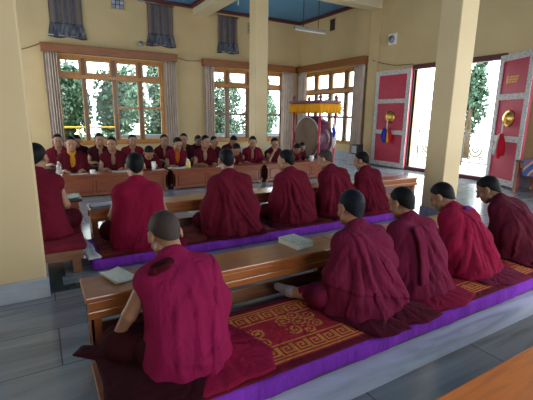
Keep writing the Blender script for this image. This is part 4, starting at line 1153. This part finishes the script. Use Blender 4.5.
person('person from behind in a plum wrapped robe with a foot stretched out', (1.84, 1.76, FM), .0, .895, .20, .26, .25, -.10, .05, upper='plum', lower='plum', hair=HAIR_B, skin=1, h=.008, seed=23, group=gF,
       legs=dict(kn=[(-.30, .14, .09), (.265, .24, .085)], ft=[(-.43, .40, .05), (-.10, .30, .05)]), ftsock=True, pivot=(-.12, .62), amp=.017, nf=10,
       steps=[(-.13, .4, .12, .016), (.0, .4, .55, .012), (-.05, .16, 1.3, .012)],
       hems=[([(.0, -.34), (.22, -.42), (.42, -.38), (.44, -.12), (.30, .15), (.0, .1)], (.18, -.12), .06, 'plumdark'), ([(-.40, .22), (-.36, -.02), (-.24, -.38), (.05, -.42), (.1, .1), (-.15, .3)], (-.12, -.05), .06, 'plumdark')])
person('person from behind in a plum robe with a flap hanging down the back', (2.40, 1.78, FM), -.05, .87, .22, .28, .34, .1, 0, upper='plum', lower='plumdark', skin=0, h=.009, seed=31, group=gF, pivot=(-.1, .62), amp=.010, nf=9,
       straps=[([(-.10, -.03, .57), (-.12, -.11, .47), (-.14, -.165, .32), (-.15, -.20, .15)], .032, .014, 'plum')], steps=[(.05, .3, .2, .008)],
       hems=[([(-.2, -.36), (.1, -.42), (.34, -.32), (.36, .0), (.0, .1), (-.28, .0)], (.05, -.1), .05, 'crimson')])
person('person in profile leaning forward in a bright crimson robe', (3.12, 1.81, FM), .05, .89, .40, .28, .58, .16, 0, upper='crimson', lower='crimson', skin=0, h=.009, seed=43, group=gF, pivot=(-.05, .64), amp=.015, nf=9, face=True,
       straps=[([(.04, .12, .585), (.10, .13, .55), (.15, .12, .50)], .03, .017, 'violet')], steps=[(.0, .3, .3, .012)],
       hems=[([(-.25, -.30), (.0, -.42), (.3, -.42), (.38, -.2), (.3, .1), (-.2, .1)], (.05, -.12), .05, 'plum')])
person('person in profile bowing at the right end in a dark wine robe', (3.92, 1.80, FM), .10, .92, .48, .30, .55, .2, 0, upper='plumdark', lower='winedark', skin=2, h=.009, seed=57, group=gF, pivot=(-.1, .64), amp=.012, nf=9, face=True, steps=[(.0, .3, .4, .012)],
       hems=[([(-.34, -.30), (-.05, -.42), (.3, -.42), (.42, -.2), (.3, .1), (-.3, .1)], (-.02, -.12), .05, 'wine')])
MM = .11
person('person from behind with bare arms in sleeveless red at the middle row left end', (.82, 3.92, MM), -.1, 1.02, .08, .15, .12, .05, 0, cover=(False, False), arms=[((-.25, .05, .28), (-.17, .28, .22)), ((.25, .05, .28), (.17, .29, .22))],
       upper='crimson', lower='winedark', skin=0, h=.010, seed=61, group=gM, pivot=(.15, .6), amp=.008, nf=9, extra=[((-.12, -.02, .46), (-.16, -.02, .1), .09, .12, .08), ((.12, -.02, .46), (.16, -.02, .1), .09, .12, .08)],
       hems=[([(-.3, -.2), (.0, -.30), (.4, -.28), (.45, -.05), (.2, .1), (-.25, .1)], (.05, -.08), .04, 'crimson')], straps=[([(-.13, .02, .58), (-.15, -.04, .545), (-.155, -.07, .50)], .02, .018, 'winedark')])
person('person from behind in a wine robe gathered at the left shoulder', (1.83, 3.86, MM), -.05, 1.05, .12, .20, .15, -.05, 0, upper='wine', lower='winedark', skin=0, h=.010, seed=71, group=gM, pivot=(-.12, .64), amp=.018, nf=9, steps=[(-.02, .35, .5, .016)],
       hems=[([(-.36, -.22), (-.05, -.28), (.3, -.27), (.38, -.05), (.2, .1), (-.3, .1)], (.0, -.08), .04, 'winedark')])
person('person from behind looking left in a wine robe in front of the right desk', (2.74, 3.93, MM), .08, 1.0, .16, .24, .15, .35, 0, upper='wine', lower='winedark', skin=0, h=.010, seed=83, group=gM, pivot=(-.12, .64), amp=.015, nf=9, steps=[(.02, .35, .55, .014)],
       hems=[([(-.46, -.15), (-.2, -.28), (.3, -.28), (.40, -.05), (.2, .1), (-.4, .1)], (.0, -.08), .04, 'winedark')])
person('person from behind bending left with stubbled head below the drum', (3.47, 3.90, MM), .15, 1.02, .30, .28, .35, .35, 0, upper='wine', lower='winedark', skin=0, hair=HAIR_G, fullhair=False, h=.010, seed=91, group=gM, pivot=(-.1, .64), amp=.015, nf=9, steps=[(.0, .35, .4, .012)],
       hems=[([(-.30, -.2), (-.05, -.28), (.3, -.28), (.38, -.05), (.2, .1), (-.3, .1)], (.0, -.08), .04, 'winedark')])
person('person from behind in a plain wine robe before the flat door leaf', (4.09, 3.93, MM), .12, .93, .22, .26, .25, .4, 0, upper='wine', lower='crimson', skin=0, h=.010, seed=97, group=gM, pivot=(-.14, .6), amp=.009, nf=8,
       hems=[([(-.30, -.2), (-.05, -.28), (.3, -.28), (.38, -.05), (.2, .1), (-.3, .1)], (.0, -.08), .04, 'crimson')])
person('person half hidden by the left pillar with a bare right arm', (-.05, 4.05, .282), -.1, .94, .08, .15, .15, -.25, 0, cover=(True, False), arms=[((-.25, .05, .30), (-.15, .3, .25)), ((.235, .05, .28), (.2, .26, .20))],
       upper='wine', lower='winedark', skin=0, h=.010, seed=103, pivot=(-.15, .6), amp=.009, nf=9)
# facing rows
DESK = [((-.23, .10, .27), (-.13, .31, .315)), ((.23, .10, .27), (.13, .31, .315))]
CM = .10
H2 = .0125
TURN = PI
def facing(label, x, y, z, group, **k):
    kw = dict(lean=.10, curve=.15, hp=.12, h=H2, face=True, upper='winedark', lower='darkest', vneck=True, skin=0, arms=DESK, amp=.009, group=group, legs=dict(kn=[(-.2, .26, .085), (.2, .26, .085)], ft=[(.10, .34, .05), (-.12, .30, .05)]))
    kw.update(k)
    person(label, (x, y, z), TURN+kw.pop('turn', 0), **kw)
# note: seen from the front, a person's left is at the viewer's right
facing('person facing us with yellow shirt under dark robe behind the clear bottle', .50, 7.80, CM, gK, sc=1.02, shirt='yellow', cover=(True, False), seed=201, skin=1)
facing('person at the left desk with bare arms and open dark red top', 1.20, 7.80, CM, gK, sc=1.0, cover=(True, False), hy=-.25, seed=202, turn=-.1, skin=0)
facing('person bowing low over the left desk beside the tall mug', 1.80, 7.82, CM, gK, sc=.95, lean=.40, curve=.4, hp=.8, seed=203, vneck=False)
facing('person reading at the left end of the centre desk in orange neckline', 2.42, 7.80, CM, gK, sc=.98, hp=.42, shirt='orange', cover=(False, False), seed=204, upper='wine')
facing('person at the centre desk behind the juice bottle with open chest', 3.02, 7.80, CM, gK, sc=1.0, cover=(True, False), hy=.3, seed=205)
facing('person bent down behind the middle row head near the pillar', 3.66, 7.84, CM, gK, sc=.92, lean=.38, curve=.35, hp=.7, seed=206, vneck=False)
facing('person at the right end of the centre desk leaning on a bare arm', 4.18, 7.80, CM, gK, sc=.97, hp=.3, hy=-.3, cover=(True, False), seed=207, upper='wine', turn=-.15, arms=[((-.26, .10, .28), (-.20, .31, .315)), ((.30, .10, .26), (.22, .32, .315))])
facing('person at the right desk holding a hand to the mouth', 4.74, 7.80, CM, gK, sc=.92, hp=.35, hy=-.35, cover=(True, False), seed=208, vneck=False,
       arms=[((-.26, .10, .28), (-.10, .31, .315)), ((.23, .24, .33), (.07, .22, .55))], hand_dir=[None, (-.35, -.1, .9)])
facing('dark haired person bending down right of the hand to mouth figure', 5.28, 7.86, CM, gK, sc=.86, lean=.38, curve=.3, hp=.75, seed=209, vneck=False)
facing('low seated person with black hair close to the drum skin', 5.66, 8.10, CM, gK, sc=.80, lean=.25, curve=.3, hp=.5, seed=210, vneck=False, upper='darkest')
ZM = .12
facing('person in the rearmost row at far left behind the yellow shirt', .34, 8.80, ZM, gZ, sc=.99, seed=301, cover=(True, False), upper='wine')
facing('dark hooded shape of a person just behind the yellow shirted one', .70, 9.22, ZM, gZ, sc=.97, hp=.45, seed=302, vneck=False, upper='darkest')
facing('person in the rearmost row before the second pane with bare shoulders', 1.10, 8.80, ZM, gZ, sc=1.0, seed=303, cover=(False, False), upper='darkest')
facing('person in the rearmost row below the third pane in wine robe', 1.76, 8.80, ZM, gZ, sc=.96, seed=304, cover=(True, True), upper='wine')
facing('person in the rearmost row before the right curtain of the left window', 2.44, 8.80, ZM, gZ, sc=.95, seed=305, cover=(True, False), upper='winedark')
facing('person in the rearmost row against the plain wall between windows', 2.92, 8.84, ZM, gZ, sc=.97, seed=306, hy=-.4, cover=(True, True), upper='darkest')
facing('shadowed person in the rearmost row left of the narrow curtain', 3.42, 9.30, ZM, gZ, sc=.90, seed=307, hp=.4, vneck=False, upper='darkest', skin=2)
facing('person in the rearmost row below the narrow curtain facing sideways', 3.64, 8.80, ZM, gZ, sc=.88, seed=308, hy=.4, cover=(True, False), upper='winedark')
facing('person in the rearmost row bowing below the middle window', 4.12, 8.80, ZM, gZ, sc=.95, seed=309, hp=.7, curve=.3, vneck=False, upper='winedark')

# ------------------------------------------------------------------ light
W = bpy.data.worlds.new('sky'); SC.world = W; W.use_nodes = True
bg = W.node_tree.nodes['Background']; bg.inputs['Color'].default_value = (.93, .97, 1.0, 1); bg.inputs['Strength'].default_value = 6.6
def portal(loc, rot, sx, sy):
    L = bpy.data.lights.new('daylight', 'AREA'); L.shape = 'RECTANGLE'; L.size = sx; L.size_y = sy
    L.cycles.is_portal = True
    o = bpy.data.objects.new('daylight', L); o.location = loc; o.rotation_euler = rot; link(o)
def win_portal(axis, pos, hole, inward):
    c = (hole[0]+hole[1])/2; zc = (hole[2]+hole[3])/2; sx, sy = hole[1]-hole[0], hole[3]-hole[2]
    if axis == 'Y': portal((c, pos, zc), (PI/2 if inward > 0 else -PI/2, 0, 0), sx, sy)
    else: portal((pos, c, zc), (PI/2, 0, -PI/2 if inward > 0 else PI/2), sx, sy)
win_portal('Y', YW+T+.02, W1, -1); win_portal('Y', YW+T+.02, W2, -1)
win_portal('X', XW+T+.02, W3, -1); win_portal('X', XW+T+.02, DO, -1); win_portal('X', XW+T+.02, (-2.6, 2.4, .9, 3.4), -1)
win_portal('X', XL-T-.02, (8.8, 12.2, .6, 2.9), 1); win_portal('X', XL-T-.02, (5.0, 7.4, .0, 2.8), 1)  # sky portals for the added left-wall openings
win_portal('Y', YR-T-.02, (-.4, 2.0, .8, 3.2), 1); win_portal('Y', YR-T-.02, (3.2, 8.0, .5, 3.8), 1)

# ------------------------------------------------------------------ camera
f, yaw, pitch, roll = 385.393, .5338355, .21434736, .01382854
cy, sy = math.cos(yaw), math.sin(yaw)
fw = Vector((sy*math.cos(pitch), cy*math.cos(pitch), -math.sin(pitch)))
r = Vector((cy, -sy, 0)); u = r.cross(fw)
r, u = r*math.cos(roll)+u*math.sin(roll), u*math.cos(roll)-r*math.sin(roll)
cam = bpy.data.cameras.new('camera'); cam.sensor_width = 36; cam.lens = 36*f/533; cam.clip_start = .05
co = bpy.data.objects.new('camera', cam); link(co)
co.matrix_world = Matrix(((r.x, u.x, -fw.x, 0), (r.y, u.y, -fw.y, 0), (r.z, u.z, -fw.z, 1.4), (0, 0, 0, 1)))
SC.camera = co
vs = SC.view_settings
SC.display_settings.display_device = 'sRGB'
vs.view_transform = 'Standard'; vs.look = 'None'; vs.exposure = 0.0; vs.gamma = 1.0; vs.use_curve_mapping = False
SC.cycles.max_bounces = 10; SC.cycles.diffuse_bounces = 4; SC.cycles.transparent_max_bounces = 12
SC.cycles.caustics_reflective = False; SC.cycles.caustics_refractive = False
SC.cycles.sample_clamp_indirect = 8
SC.cycles.use_denoising = True
